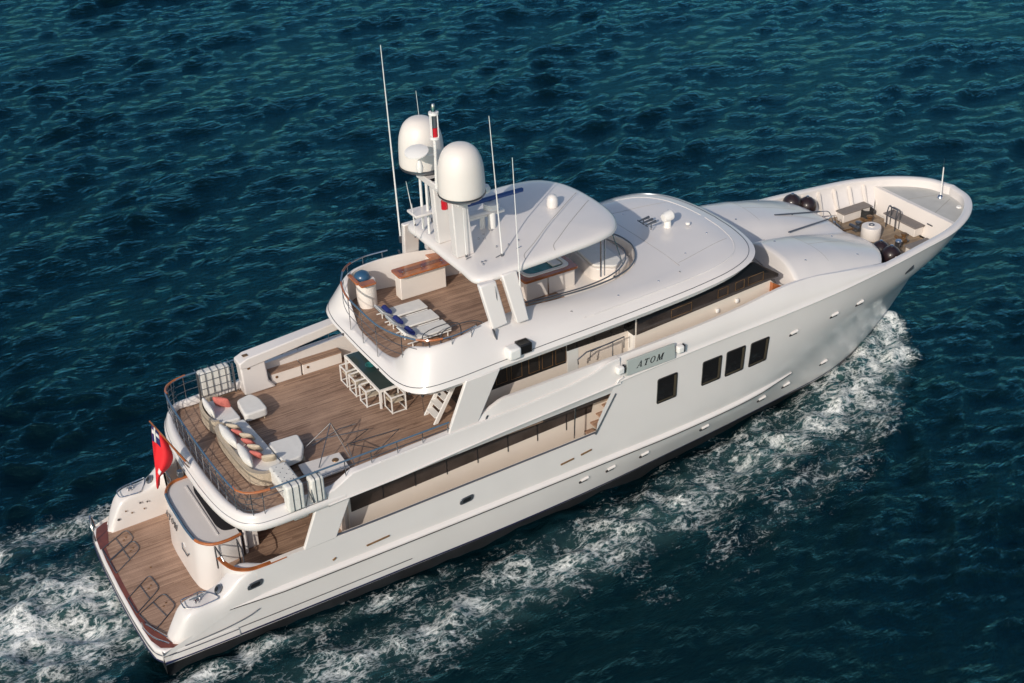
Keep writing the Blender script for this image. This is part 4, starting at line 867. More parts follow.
MB().grid([[(37.62, y, 5.70) for y in (-2.55, 0, 2.55)], [(37.42, y, 5.70) for y in (-2.5, 0, 2.5)], [(37.12, y, 4.7) for y in (-1.75, 0, 1.75)]]).build('peak_bulkhead', 'gelwarm', Yt, ang=30)
for y0, y1 in ((-1.0, -.55), (.65, 1.1)):
    MB().prism([(38.0, y0*.2), (38.02, y0*.2), (38.02, y1), (38.0, y1)][0:0]+[(37.65, y0), (39.2, y0*.35), (39.2, y0*.35+.02), (37.65, y0+.025)], 5.658, 5.668).build('hatch_seam', 'rope', fp)
for y in (.85, -1.15): MB().tube(spl([(37.30, y-.12, 5.25), (37.22, y-.1, 5.3), (37.22, y+.1, 5.3), (37.30, y+.12, 5.25)], 3), .03, 6).build('bulkhead_handle', 'steeldark', Yt)
# frames standing out from the inside of the bow bulwark
for s in (-1, 1):
    I1 = bow_inner(.30, 5.6); I2 = [p for p in blend()[:len(I1)]]
    for x in (33.3, 34.0, 34.7, 35.4, 36.1, 36.8):
        i = min(range(len(I1)), key=lambda k: abs(I1[k][0]-x)); p, q = I1[i], I2[i]
        m2 = MB(); m2.grid([sy([(p[0]-.03, p[1]-.1, 5.9), (q[0]-.03, q[1]-.05, 4.7)], s), sy([(p[0]-.03, p[1]+.13, 5.82), (q[0]-.03, q[1]+.14, 4.72)], s), sy([(p[0]+.03, p[1]+.13, 5.82), (q[0]+.03, q[1]+.14, 4.72)], s), sy([(p[0]+.03, p[1]-.1, 5.9), (q[0]+.03, q[1]-.05, 4.7)], s)])
        m2.build('bulwark_frame', 'gelwarm', gun)
    m2 = MB(); st = [p for p in I1 if p[0] < 37.2]; m2.tube(sy([(p[0], p[1]+.16, 5.18) for p in st], s), .03, 6); m2.build('bulwark_stringer', 'gelwarm', gun)
def bench(x0, x1, y0, y1, seatz=5.2):
    b = MB().box(x0+.05, x1-.05, y0+.05, y1-.05, 4.74, seatz-.06).build('bow_bench', 'gelwarm', Yt, bevel=.03)
    MB().box(x0, x1, y0, y1, seatz-.06, seatz).build('bench_seat', 'greybench', b, bevel=.02)
bench(36.62, 37.22, -.95, .95); bench(35.1, 36.75, 1.75, 2.28); bench(35.2, 36.5, -2.3, -1.75, 5.15)
dr = MB().lathe([(0, 0), (.40, 0), (.42, .04), (.42, .50), (.40, .56), (.16, .57), (.15, .60), (0, .61)], (35.15, .12, 4.74), 32).build('rope_drum', 'gelwarm', Yt, ang=50)
MB().lathe([(.06, .62), (.12, .63), (.12, .60)], (35.15, .12, 4.74), 20).build('drum_ring', 'steeldark', dr)
af = MB()
for y in (.52, .0): af.tube(spl([(36.42, y, 4.74), (36.42, y, 5.5), (36.5, y, 5.72), (36.62, y, 5.66), (36.66, y, 4.8)], 5), .028, 6)
af.tube([(36.42, .52, 5.3), (36.42, 0, 5.3)], .025, 6); af.tube([(36.5, .52, 5.72), (36.5, 0, 5.72)], .025, 6); af.build('bow_hoop_rail', 'steeldark', Yt)
def windlass(x, y, m='bronze'):
    wd_ = MB().box(x-.22, x+.22, y-.14, y+.14, 4.74, 4.84).build('windlass', 'steeldark', Yt, bevel=.02)
    MB().lathe([(.13, 0), (.10, .06), (.08, .18), (.13, .26), (.13, .31), (0, .33)], (x, y, 4.84), 18).build('windlass_drum', m, wd_)
    MB().tube([(x-.18, y-.3, 4.95), (x-.18, y+.3, 4.95)], [.1, .07], 10).build('windlass_shaft', m, wd_)
windlass(36.0, 1.1); windlass(35.2, .95, 'steeldark'); windlass(36.0, -.95, 'bronze')
MB().lathe([(.10, 0), (.10, .06), (.15, .08), (.15, .38), (.12, .42), (0, .43)], (35.35, -1.3, 4.74), 18).build('bow_capstan', 'steel', Yt)
MB().tube([(34.0, 1.25, 4.85), (35.1, 1.0, 4.85), (36.0, 1.0, 4.9)], .04, 6).build('anchor_chain', 'bronze', Yt)
cg = MB()
for i in range(4): cg.tube([(33.85+.1*math.cos(a)*(2.2-.2*i), .95+.1*math.sin(a)*(2.4-.2*i), 4.8+.07*i) for a in np.linspace(0, 6.28, 14)[:-1]], .035, 6, True)
cg.build('deck_gear', 'rubberblack', Yt)
cg = MB(); cg.tube([(33.9, .7, 4.74), (33.9, .7, 5.35), (34.0, 1.2, 5.4), (34.05, 1.25, 4.74)], .03, 6); cg.build('hoop_rail', 'steel', Yt)
md = MB().tube([(38.98, 0, 5.66), (38.98, 0, 5.9), (38.93, 0, 7.1)], [.06, .035, .022], 8).build('jackstaff', 'whitepaint', Yt)
MB().lathe([(0, 0), (.16, 0), (.14, .08), (.07, .14), (0, .16)], (38.98, 0, 5.66), 14).build('jackstaff_foot', 'steel', md)
MB().tube([(38.93, 0, 7.1), (38.9, 0, 7.5)], .012, 6).build('jackstaff_tip', 'steel', md)
for x in (38.9,): MB().lathe([(0, .05), (.1, .05), (.12, 0)], (x, -1.15, 5.66), 14).build('peak_light', 'whitepaint', Yt)

# ---- lower hull fittings: hawse openings, portholes, exhaust slots
def surf_y(x, z):
    q = [shell_at(i, z) for i in range(len(SHELL)) if SHELL[i][-1][2] >= z >= SHELL[i][0][2] or i < 24]
    return float(np.interp(x, [p[0] for p in q], [-p[1] for p in q]))
# hull windows, portholes, vents
for s in (-1, 1):
    for x0, zb, zt_ in ((20.95, 3.72, 4.77), (22.98, 3.78, 4.81), (24.08, 3.79, 4.87), (25.22, 3.80, 4.87)):
        def wpt(u, v, d): x = x0+.86*u; z = zb+(zt_-zb)*v+.03*u; return (x, (surf_y(x, z)+d)*s, z)
        o_ = fillet([(0, 0), (1, 0), (1, 1), (0, 1)], .07, 3); vs = [wpt(u, v, .012) for u, v in o_]+[wpt(.5, .5, .012)]; n_ = len(o_)
        hw = MB().add(vs, [(i, (i+1) % n_, n_) for i in range(n_)]).build('hull_window', 'glass', Yt)
        MB().tube([wpt(u, v, .012) for u, v in o_], .022, 6, True).build('window_frame', 'rubberblack', hw)
        MB().grid([[wpt(u, v, .017) for v in (.06, .5, .94)] for u in (.84, .96)]).build('pane_side_reflection', 'reflectbrown', hw); MB().grid([[wpt(u, v, .017) for u in (.05, .5, .84)] for v in (.03, .09)]).build('pane_low_reflection', 'reflectbrown', hw)  # brown strips are painted reflections along the forward and lower pane edges
for s in (-1, 1):
    for x, z in ((17.95, 1.42), (19.15, 1.42), (20.7, 1.42), (23.65, 1.42), (26.75, 1.42), (28.2, 1.42), (30.5, 1.5), (27.38, 4.64), (29.52, 4.68), (31.03, 4.64)):
        y = surf_y(x, z); b = MB()
        b.tube(sy([(x-.16, -y-.015, z-.02), (x+.16, -y-.015, z+.02)], s), .055, 10)
        pt = b.build('porthole_hood', 'gelcoat', hull, ang=60)
        MB().tube(sy([(x-.24, -y-.0, z-.09), (x+.10, -y-.0, z-.06)], s), .045, 8).build('porthole', 'blackmatte', pt)
    for x, z, l, m in ((9.6, 2.32, .85, 'bronze'), (17.1, 2.62, .55, 'bronze'), (17.9, 2.72, .45, 'bronze'), (8.0, 2.25, .12, 'bronze')):
        y = surf_y(x, z); MB().tube(sy([(x-l/2, -y-.01, z-.02), (x+l/2, -y-.01, z+.04)], s), .035, 8).build('scupper', m, hull)
    for x, z in ((5.25, 2.45), (13.0, 2.65)):
        y = surf_y(x, z)
        me_ = MB().prism(fillet([(x-.30, z-.15), (x+.24, z-.10), (x+.30, z+.15), (x-.24, z+.10)], .13, 4), min((y-.05)*s, (y+.035)*s), max((y-.05)*s, (y+.035)*s), 'y').build('mooring_eye', 'steeldark', hull, bevel=.01)
        MB().prism(fillet([(x-.18, z-.08), (x+.14, z-.06), (x+.18, z+.08), (x-.14, z+.06)], .07, 4), min((y+.03)*s, (y+.04)*s), max((y+.03)*s, (y+.04)*s), 'y').build('eye_opening', 'black', me_)
    y = surf_y(34.0, 5.0); MB().prism([(33.8, 4.85), (34.25, 5.0), (34.25, 5.2), (33.8, 5.05)], min((y-.3)*s, (y+.03)*s), max((y-.3)*s, (y+.03)*s), 'y').build('anchor_pocket', 'steeldark', hull, bevel=.03)

# ---- upper deck fixtures: rails, lockers, crane, stairs
rz = lambda x: 5.82+.02*(x-5.2)
aft = spl([(5.75, 3.86, rz(5.75)), (5.42, 3.66, 5.82), (5.26, 3.3, 5.82), (5.16, 2.2, 5.82), (5.12, 0, 5.82), (5.16, -2.2, 5.82), (5.26, -3.3, 5.82), (5.42, -3.66, 5.82), (5.75, -3.86, 5.83)], 6)
cz_ = lambda q: 4.9 if q[0] < 8.2 else bz(q[0])-.02
ar = railset('aft_rail', [p for p in aft], .035, 'railblue', 4.88, np.linspace(.02, .98, 13), (.22, .44, .66))
for s in (-1, 1):
    c = spl([(5.27, 3.2*s, 5.825), (5.30, 3.42*s, 5.825), (5.45, 3.68*s, 5.83), (5.75, 3.87*s, 5.84), (6.2, 3.97*s, 5.85)], 4); MB().tube(c, .045, 8).build('rail_cap', 'varnish', ar)
sd_ = [(x, -3.95, rz(x)+.01) for x in np.linspace(5.9, 12.55, 20)]; sd_[0] = (5.75, -3.86, 5.83)
railset('side_rail', sd_, .03, 'railblue', cz_, np.linspace(.03, .99, 8), (.24,))
pd = [(x, 3.95, rz(x)+.01) for x in np.linspace(5.9, 8.1, 8)]; pd[0] = (5.75, 3.86, 5.83)
railset('side_rail', pd, .03, 'railblue', 4.88, (.15, .5, .85), (.3, .6))
railset('side_rail', [(x, 3.95, rz(x)+.01) for x in np.linspace(9.2, 12.8, 8)], .028, 'railblue', cz_, (.02, .35, .7, .98), ())
# netting below the aft rail
nt_ = MB()
P = aft; A0 = [(p[0]+.04, p[1], 5.2) for p in P]; A1 = [(p[0]+.05, p[1]*.985, 4.92) for p in P]
for i in range(0, len(P)-6, 5): nt_.tube([P[i], A1[min(i+5, len(P)-1)]], .008, 4); nt_.tube([P[min(i+5, len(P)-1)], A1[i]], .008, 4)
nt_.build('rail_netting', 'steeldark', ar)
for x0, x1 in ((9.15, 10.32), (10.38, 11.95)):
    lk = MB().box(x0, x1, 3.42, 3.78, 4.7, 5.14).build('deck_locker', 'gelwarm', Yt, bevel=.02)
    MB().box(x0, x1, 3.40, 3.80, 5.14, 5.18).build('locker_top', 'teak', lk)
    MB().lathe([(0, .03), (.05, .025), (.05, 0)], (x0+.2, 3.42, 4.98), 10, (0, -1, 0)).build('locker_latch', 'bronze', lk)
cr = MB(); cr.prism([(8.05, 4.7), (9.25, 4.7), (9.0, 5.05), (8.95, 5.9), (8.6, 6.15), (8.0, 6.05)], 3.25, 3.75, 'y'); crane = cr.build('crane_pedestal', 'gelcoat', Yt, bevel=.06, seg=3)
cb = MB(); bx = []
for x, z, w_, h_ in ((7.98, 6.08, .30, .22), (8.3, 6.22, .30, .40), (10.0, 6.38, .27, .38), (12.6, 6.62, .22, .32)):
    bx.append([(x, 3.5-w_, z), (x, 3.5-w_, z-h_), (x, 3.5+w_, z-h_), (x, 3.5+w_, z)])
n0 = len(cb.v); cb.grid(bx, True); cb.f.append((0, 1, 2, 3)); cb.f.append((12, 13, 14, 15)); cb.build('crane_boom', 'gelcoat', crane, bevel=.04)
for x, y, z in ((8.3, 3.45, 6.235),): MB().box(x-.1, x+.1, y-.08, y+.08, z, z+.012).build('crane_opening', 'bronze', crane)
MB().box(8.26, 8.36, 3.235, 3.247, 5.75, 5.87).build('crane_opening', 'bronze', crane)
st = MB()
def stp(t, y): return (12.93+1.55*t, y-.05*t, 4.72+2.6*t)
for y in (-1.42, -2.12):
    st.prism([(12.86, 4.72), (13.02, 4.72), (14.60, 7.30), (14.44, 7.30)], y-.03, y+.03, 'y')
stw = st.build('stair_stringers', 'whitepaint', Yt)
for i in range(8):
    t = (i+.7)/8.6; x, z = 12.93+1.58*t, 4.72+2.58*t; MB().box(x-.12, x+.14, -2.09, -1.45, z, z+.035).build('stair_tread', 'whitepaint', stw)
MB().tube(spl([(12.9, -1.35, 4.75), (12.9, -1.35, 5.7), (13.2, -1.35, 6.1), (13.9, -1.35, 7.2)], 4), .02, 6).build('stair_handrail', 'steel', stw)
# flagstaff
fs = MB().tube([(3.84, .05, 7.0), (4.78, .0, 4.98)], [.025, .045], 8).build('flagstaff', 'varnish', Yt); MB().tube([(4.70, 0, 5.12), (4.84, 0, 4.84)], .07, 10).build('staff_socket', 'steel', fs)
MB().box(4.42, 4.60, .05, .25, 4.48, 4.72).build('stern_light', 'steeldark', Yt, bevel=.03)
# lip light holes at stern overhang, deck hatch board
# ---- sundeck fixtures
b1 = MB(); b1.box(13.9, 15.75, 1.95, 2.40, 7.42, 8.42); b1 = b1.build('bar_counter', 'gelwarm', Yt, bevel=.03)
MB().prism(fillet([(13.78, 1.72), (15.85, 1.72), (15.85, 3.1), (15.4, 3.1), (15.4, 2.48), (13.78, 2.48)], [.12, .02, .02, .02, .02, .12]), 8.42, 8.48).build('bar_top', 'varnish', b1, bevel=.01)
MB().box(13.95, 15.7, 2.02, 2.26, 8.481, 8.49).build('bar_inlay', 'mahogany', b1)
for x in (13.98, 14.75, 15.55): MB().lathe([(.02, 0), (.02, .1), (.035, .12), (0, .14)], (x, 1.86, 8.48), 8).build('bar_light', 'steel', b1)
MB().prism([(15.45, 2.42), (15.9, 2.42), (15.9, 3.0), (15.45, 3.0)], 7.42, 8.4).build('bar_return', 'gelwarm', b1)
MB().box(15.9, 16.3, .2, 2.6, 7.42, 9.6).build('bar_cabinet', 'blackmatte', Yt) if 0 else None
tb = MB().box(17.62, 19.68, -.62, 1.32, 7.42, 8.20).build('hot_tub', 'gelwarm', Yt, bevel=.03)
def frame(o1, i1, z0, z1):
    m = MB(); n = len(o1); assert n == len(i1)
    m.grid([[(x, y, z0) for x, y in o1], [(x, y, z1) for x, y in o1], [(x, y, z1) for x, y in i1], [(x, y, z0) for x, y in i1]], True); return m
o1 = fillet([(17.52, -.72), (19.78, -.72), (19.78, 1.42), (17.52, 1.42)], .1, 5); i1 = fillet([(17.72, -.52), (19.58, -.52), (19.58, 1.22), (17.72, 1.22)], .3, 5)
frame(o1, i1, 8.18, 8.27).build('tub_surround', 'varnish', tb)
i2 = fillet([(17.85, -.38), (19.45, -.38), (19.45, 1.1), (17.85, 1.1)], .35, 5)
frame(i1, i2, 8.2, 8.31).build('tub_rim', 'whitepaint', tb, bevel=.02)
MB().prism(i2, 8.202, 8.21).build('tub_water', 'tealwater', tb)
MB().box(19.0, 19.4, -.2, .35, 8.212, 8.28).build('tub_headrest', 'whitepaint', tb, bevel=.04)
MB().box(18.5, 18.56, -.62-.012, -.62, 7.42, 8.18).build('tub_panel_joint', 'steel', tb)
hs = MB().prism(fillet([(20.35, -.75), (21.2, -1.35), (21.9, -.95), (22.15, -.1), (22.1, 1.2), (20.6, 1.2)], .25, 5), 7.42, 8.0).build('helm_seat', 'gelwarm', Yt, bevel=.04)
MB().prism(fillet([(20.42, -.68), (21.15, -1.22), (21.55, -.9), (21.65, -.1), (21.6, 1.1), (20.65, 1.1)], .22, 5), 8.0, 8.1).build('helm_seat_pad', 'cushion', hs, bevel=.04)
MB().box(21.0, 21.7, .9, 2.0, 7.42, 8.5).build('helm_console', 'gelwarm', Yt, bevel=.06); MB().box(20.95, 21.35, 1.0, 1.8, 8.5, 8.62).build('helm_screen', 'glass', Yt, bevel=.03)
MB().lathe([(0, .02), (.04, .02), (.04, 0)], (21.0, -1.215, 7.7), 8, (-.5, -1, 0)).build('seat_stud', 'rubberblack', hs)

# ================================================================== loose things
def rbox(m, cx, cy, cz, lx, ly, lz, r=.08, rot=0):
    m.box(cx-lx/2, cx+lx/2, cy-ly/2, cy+ly/2, cz, cz+lz, rot, (cx, cy)); return m
ZD = 4.7
# sofa
so_ = empty('outdoor_sofa', (6.9, -.4, ZD), 'L-shaped white cushioned sofa with tan wicker back and a chaise on the teak deck', 'sofa')
sh = [(6.5, 1.30), (6.24, 1.16), (6.13, .6), (6.12, -.3), (6.16, -1.3), (6.28, -1.95), (6.6, -2.28), (7.0, -2.30), (7.45, -2.02)]
c = [(p[0], p[1], 0) for p in sh]; c = spl(c, 5)
ww = MB(); ci = [(p[0], p[1]) for p in c]; inn = [(p[0], p[1]) for p in off(c, -.12)]
if inn[10][0] < ci[10][0]: inn = [(p[0], p[1]) for p in off(c, .12)]
ht_ = lambda i: ZD+.62
ww.grid([[(p[0], p[1], ZD+.05) for p in ci], [(2*p[0]*.5+(p[0]-q[0])*.35, p[1]+(p[1]-q[1])*.35, ZD+.56) for p, q in zip(ci, inn)], [(p[0], p[1], ZD+.56) for p in inn], [(p[0], p[1], ZD+.05) for p in inn]])
ww.build('wicker_back', 'wicker', so_)
MB().prism(fillet([(6.26, 1.2), (7.28, 1.28), (7.36, -.5), (7.38, -1.95), (6.7, -2.18), (6.3, -1.8)], .12, 4), ZD+.2, ZD+.44).build('seat_cushion', 'cushion', so_, bevel=.05, seg=3)
MB().prism(fillet([(7.40, -.55), (8.48, -.60), (8.40, -1.3), (8.1, -1.86), (7.42, -1.95)], .14, 4), ZD+.2, ZD+.44).build('chaise_cushion', 'cushion', so_, bevel=.05, seg=3)
MB().box(6.4, 7.25, -1.9, 1.1, ZD+.06, ZD+.2).build('sofa_frame', 'wicker', so_); MB().box(7.25, 8.25, -1.7, -.7, ZD+.08, ZD+.2).build('sofa_frame', 'wicker', so_)
def cushion(name, c, l, h, th, rot, lean, m, label, cat, group=None, parent=None):
    mb = MB(); n = 7; rows = []
    for i in range(n):
        u = i/(n-1)*2-1; r = []
        for j in range(12):
            a = 2*math.pi*j/12; px = math.copysign(abs(math.cos(a))**.55, math.cos(a)); pz = math.copysign(abs(math.sin(a))**.55, math.sin(a))
            r.append((px*th/2*(1-.75*abs(u)**3)*(1-.5*abs(pz)**4), u*l/2*(1-.06*(abs(pz)<.5)), pz*h/2*(1-.06*(abs(u) < .5))))
        rows.append(r)
    mb.grid(rows, True); k = len(rows)*12; mb.f.append(tuple(range(12))); mb.f.append(tuple(range(k-12, k)))
    M = Matrix.Translation(c) @ Matrix.Rotation(rot, 4, 'Z') @ Matrix.Rotation(lean, 4, 'Y'); mb.v = [tuple(M @ Vector(p)) for p in mb.v]
    o = mb.build(name, m, parent, ang=180, sub=1)
    if cat: tag(o, label, cat, group)
    return o
cushion('back_cushion', (6.36, .25, ZD+.62), 1.45, .40, .34, .05, -.18, 'cushion', None, None, None, so_)
cushion('back_cushion', (6.42, -1.1, ZD+.62), 1.3, .40, .34, -.03, -.18, 'cushion', None, None, None, so_)
pl = [((6.72, .72, ZD+.60), 'sandcloth', 'sand coloured pillow on the sofa nearest the armchair'), ((6.74, .28, ZD+.60), 'pinkcloth', 'coral pillow on the sofa nearest the armchair'),
      ((6.90, -.06, ZD+.60), 'sandcloth', 'sand coloured pillow in the middle of the sofa between two coral ones'), ((6.82, -.42, ZD+.60), 'pinkcloth', 'coral pillow in the middle of the sofa row'),
      ((6.88, -.82, ZD+.60), 'sandcloth', 'sand coloured pillow on the sofa before the last coral one'), ((6.80, -1.25, ZD+.60), 'pinkcloth', 'coral pillow on the sofa nearest the chaise end'),
      ((7.05, -1.62, ZD+.60), 'sandcloth', 'sand coloured pillow leaning in the wicker corner of the sofa')]
for i, (c_, m_, lb) in enumerate(pl): cushion('throw_pillow', c_, .50, .50, .2, [.75, .55, .8, .6, .85, .6, 1.2][i], -.62, m_, lb, 'pillow', 'throw pillows on the sofa')
# armchair
ac = empty('wicker_armchair', (6.7, 2.3, ZD), 'wicker armchair with white back cushion beside the sofa at the port aft corner', 'armchair')
c = spl([(7.0, 3.12, 0), (6.6, 3.14, 0), (6.3, 2.98, 0), (6.16, 2.5, 0), (6.16, 1.9, 0), (6.26, 1.5, 0), (6.45, 1.42, 0)], 5)
i_ = off(c, -.1); i_ = off(c, .1) if i_[12][0] < c[12][0] else i_
w2 = MB(); w2.grid([[(p[0], p[1], ZD+.05) for p in c], [(p[0], p[1], ZD+.54) for p in c], [(p[0], p[1], ZD+.54) for p in i_], [(p[0], p[1], ZD+.05) for p in i_]]); w2.build('wicker_shell', 'wicker', ac)
MB().prism(fillet([(6.28, 1.5), (7.22, 1.40), (7.2, 2.25), (7.05, 3.0), (6.4, 3.02)], .12, 4), ZD+.18, ZD+.43).build('seat_cushion', 'cushion', ac, bevel=.05, seg=3)
cushion('back_cushion', (6.40, 2.3, ZD+.62), 1.1, .42, .24, .0, -.15, 'cushion', None, None, None, ac)
cushion('throw_pillow', (6.92, 2.42, ZD+.62), .66, .46, .26, .75, -.3, 'pinkcloth', 'large coral pillow propped alone on the wicker armchair', 'pillow')
ot = empty('ottoman', (7.8, 2.0, ZD), 'square white padded ottoman in front of the wicker armchair', 'ottoman')
MB().prism(fillet([(7.36, 1.40), (8.22, 1.42), (8.22, 2.2), (8.06, 2.66), (7.46, 2.5)], .16, 4), ZD+.14, ZD+.46).build('ottoman_cushion', 'cushion', ot, bevel=.06, seg=3)
for a, b in ((7.5, 1.55), (8.1, 1.55), (7.55, 2.35), (8.0, 2.45)): MB().tube([(a, b, ZD), (a, b, ZD+.16)], .025).build('leg', 'wicker', ot)
# dining table, bowl and chairs
dt = empty('dining_table', (12.1, 1.25, ZD), 'long dark glass dining table with white frame under the sundeck overhang', 'table')
MB().box(11.82, 12.72, -.15, 2.65, 5.43, 5.47).build('tabletop', 'tabletop', dt)
fm = MB(); fm.box(11.76, 11.83, -.21, 2.71, 5.37, 5.46); fm.box(12.71, 12.78, -.21, 2.71, 5.37, 5.46); fm.box(11.83, 12.71, -.21, -.15, 5.37, 5.46); fm.box(11.83, 12.71, 2.65, 2.71, 5.37, 5.46); fm.build('table_frame', 'whitepaint', dt)
for a in (11.8, 12.74):
    for b in (-.18, 2.68): MB().box(a-.035, a+.035, b-.03, b+.03, ZD, 5.37).build('leg', 'whitepaint', dt)
bw = MB().lathe([(0, .02), (.12, .02), (.2, .10), (.17, .10), (.1, .05), (0, .05)], (12.22, 1.42, 5.47), 24).build('bowl', 'tealwater'); tag(bw, 'round teal bowl in the middle of the dark dining table', 'bowl')
def chair(x, y, rot, label):
    e = empty('dining_chair', (x, y, ZD), label, 'chair', 'white frame dining chairs round the table')
    X, Y = .29, .27; H = .66
    def T(v): return rotz(v, rot, (x, y))
    for sx_ in (-1, 1):
        for sy_ in (-1, 1):
            m = MB(); m.tube([T((x+sx_*X, y+sy_*Y, ZD)), T((x+sx_*X, y+sy_*Y, ZD+H))], .028, 4); m.build('leg', 'whitepaint', e)
    for sy_ in (-1, 1):
        m = MB(); m.tube([T((x-X, y+sy_*Y, ZD+H)), T((x+X, y+sy_*Y, ZD+H))], .03, 4); m.build('armrest', 'whitepaint', e)
        m = MB(); m.tube([T((x-X, y+sy_*Y, ZD+.03)), T((x+X, y+sy_*Y, ZD+.03))], .022, 4); m.build('floor_bar', 'whitepaint', e)
    m = MB(); m.tube([T((x-X, y-Y, ZD+H)), T((x-X, y+Y, ZD+H))], .03, 4); m.build('back_bar', 'whitepaint', e)
    m = MB(); m.tube([T((x-X, y-Y, ZD+.03)), T((x-X, y+Y, ZD+.03))], .022, 4); m.build('floor_bar', 'whitepaint', e)
    m = MB(); rbox(m, x+.02, y, ZD+.36, .5, .48, .05); m.v = [T(p) for p in m.v]; m.build('seat', 'wicker', e, bevel=.015)
chair(11.68, 2.02, 0, 'white frame dining chair nearest the deck locker on the long side of the table')
chair(11.68, 1.26, 0, 'white frame dining chair in the middle of the long side of the table')
chair(11.70, .42, 0, 'white frame dining chair on the long side of the table nearest its open end')
chair(12.25, -.42, math.pi/2, 'white frame dining chair alone at the end of the table facing the stairs')
# sun loungers
def lounger(y, label):
    e = empty('sun_lounger', (13.4, y, 7.42), label, 'sun lounger', 'sun loungers in a row on the sundeck')
    MB().box(12.9, 14.25, y-.34, y+.34, 7.66, 7.74).build('mattress', 'cushion', e, bevel=.03)
    m = MB(); m.prism([(12.45, 7.98), (12.92, 7.66), (12.94, 7.74), (12.5, 8.06)], y-.34, y+.34, 'y'); m.build('backrest', 'cushion', e, bevel=.03)
    f = MB(); f.tube([(12.55, y-.33, 7.62), (14.22, y-.33, 7.62)], .025, 6); f.build('side_rail', 'whitepaint', e); f = MB(); f.tube([(12.55, y+.33, 7.62), (14.22, y+.33, 7.62)], .025, 6); f.build('side_rail', 'whitepaint', e)
    for a in (12.75, 14.1):
        for b in (-.3, .3): MB().tube([(a, y+b, 7.42), (a, y+b, 7.62)], .022, 6).build('leg', 'whitepaint', e)
    return e
for y, lb, tl in ((.88, 'white sun lounger beside the bar counter', 'navy towel roll on the lounger beside the bar counter'), (.0, 'white sun lounger in the middle of the row of three', 'navy towel roll on the middle sun lounger'), (-.88, 'white sun lounger farthest from the bar counter, behind the curved rail', 'navy towel roll on the lounger behind the curved rail')):
    lounger(y, lb); tr_ = MB().tube([(12.80, y-.21, 7.88), (12.80, y+.21, 7.88)], .115, 14).build('towel_roll', 'bluecloth'); tag(tr_, tl, 'towel', 'rolled navy towels on the loungers')
# round grill stand with blue lid at the port corner of the sundeck
gr = empty('deck_barbecue', (12.75, 2.45, 7.42), 'white round barbecue stand with blue lid and wooden shelf in the sundeck corner', 'barbecue')
MB().lathe([(.36, 0), (.36, .95), (.34, 1.0), (0, 1.0)], (12.75, 2.4, 7.42), 28).build('pedestal', 'gelwarm', gr, ang=50)
MB().prism(fillet([(12.35, 1.85), (12.95, 1.85), (12.95, 2.2), (12.35, 2.2)], .06), 8.43, 8.50).build('shelf', 'varnish', gr, bevel=.01)
MB().prism(fillet([(12.3, 2.15), (12.42, 2.15), (12.42, 2.95), (12.3, 2.95)], .03), 8.43, 8.52).build('shelf_side', 'varnish', gr)
MB().lathe([(.30, 0), (.30, .06), (.26, .16), (.14, .24), (0, .26)], (12.72, 2.58, 8.44), 28).build('lid', 'blueplastic', gr, ang=60)
# padded covers over the rails, liferaft box, board, racks
def bag(x, y, z, lx, ly, lz, label, name='rail_cover', grp='white padded covers strapped over the starboard rail'):
    e = empty(name, (x, y, z), label, 'cover', grp)
    m = MB(); m.box(x-lx/2, x+lx/2, y-ly/2, y+ly/2, z, z+lz); m.build('padded_cover', 'cover', e, bevel=.07, seg=3)
    for dx in (-lx*.18, lx*.2):
        MB().tube([(x+dx, y-ly/2-.012, z+.03), (x+dx, y-ly/2-.012, z+lz-.04), (x+dx, y-ly/2+.04, z+lz+.01), (x+dx, y+ly/2, z+lz+.01)], .014, 5).build('strap', 'steeldark', e)
bag(6.92, -4.02, 4.86, .58, .40, .98, 'white padded cover on the starboard rail nearest the stern'); bag(7.68, -4.00, 4.88, .46, .40, .92, 'white padded cover on the starboard rail farther from the stern')
vb = MB().tube([(7.2, -4.22, 4.95), (7.34, -4.25, 5.5), (7.48, -4.22, 4.95)], .03, 6).build('mooring_rope_loop', 'steeldark'); tag(vb, 'dark rope loop hanging in a V between the two padded rail covers', 'rope')
e = empty('deck_box', (7.1, -2.6, ZD), 'white quilted storage box on the teak deck beside the starboard rail', 'box')
MB().box(6.80, 7.42, -3.35, -2.15, ZD+.05, 5.38).build('quilted_cover', 'cover', e, bevel=.08, seg=3)
for i in range(5):
    for j in range(6): 
        if (i+j) % 2 == 0 and i < 4: MB().lathe([(0, .012), (.018, .008), (.02, 0)], (6.86+.15*i, -3.2+.17*j, 5.38), 6).build('quilt_button', 'steeldark', e)
e = empty('net_rack', (7.15, 3.85, 4.9), 'white bundles held in a dark net rack on the port rail', 'rack')
MB().box(6.60, 7.75, 3.62, 3.98, 4.95, 5.92).build('bundle', 'cover', e, bevel=.08, seg=3)
nn = MB()
for x in np.linspace(6.56, 7.80, 6): nn.tube([(x, 3.585, 4.86), (x, 3.585, 5.94), (x, 4.01, 5.95)], .013, 5)
for z in (5.0, 5.3, 5.6, 5.9): nn.tube([(6.56, 3.585, z), (7.80, 3.585, z)], .012, 5)
nn.build('net', 'steeldark', e)
for x in (6.52, 7.84): MB().tube([(x, 3.6, 4.8), (x, 3.6, 6.0)], .03, 6).build('post', 'steeldark', e)
e = empty('deck_board', (8.6, -2.3, ZD), 'flat white board lying on the teak deck by the starboard rail', 'board')
MB().prism([(7.85, -2.5), (7.9, -1.9), (9.35, -2.0), (9.3, -2.95), (8.1, -3.0)], 4.80, 4.86).build('panel', 'gelwarm', e, bevel=.015)
MB().lathe([(0, .03), (.1, .025), (.12, 0)], (9.05, -2.35, 4.86), 14).build('handle', 'bronze', e)
MB().box(8.2, 9.1, -2.85, -2.1, 4.7, 4.8).build('base', 'gelwarm', e)
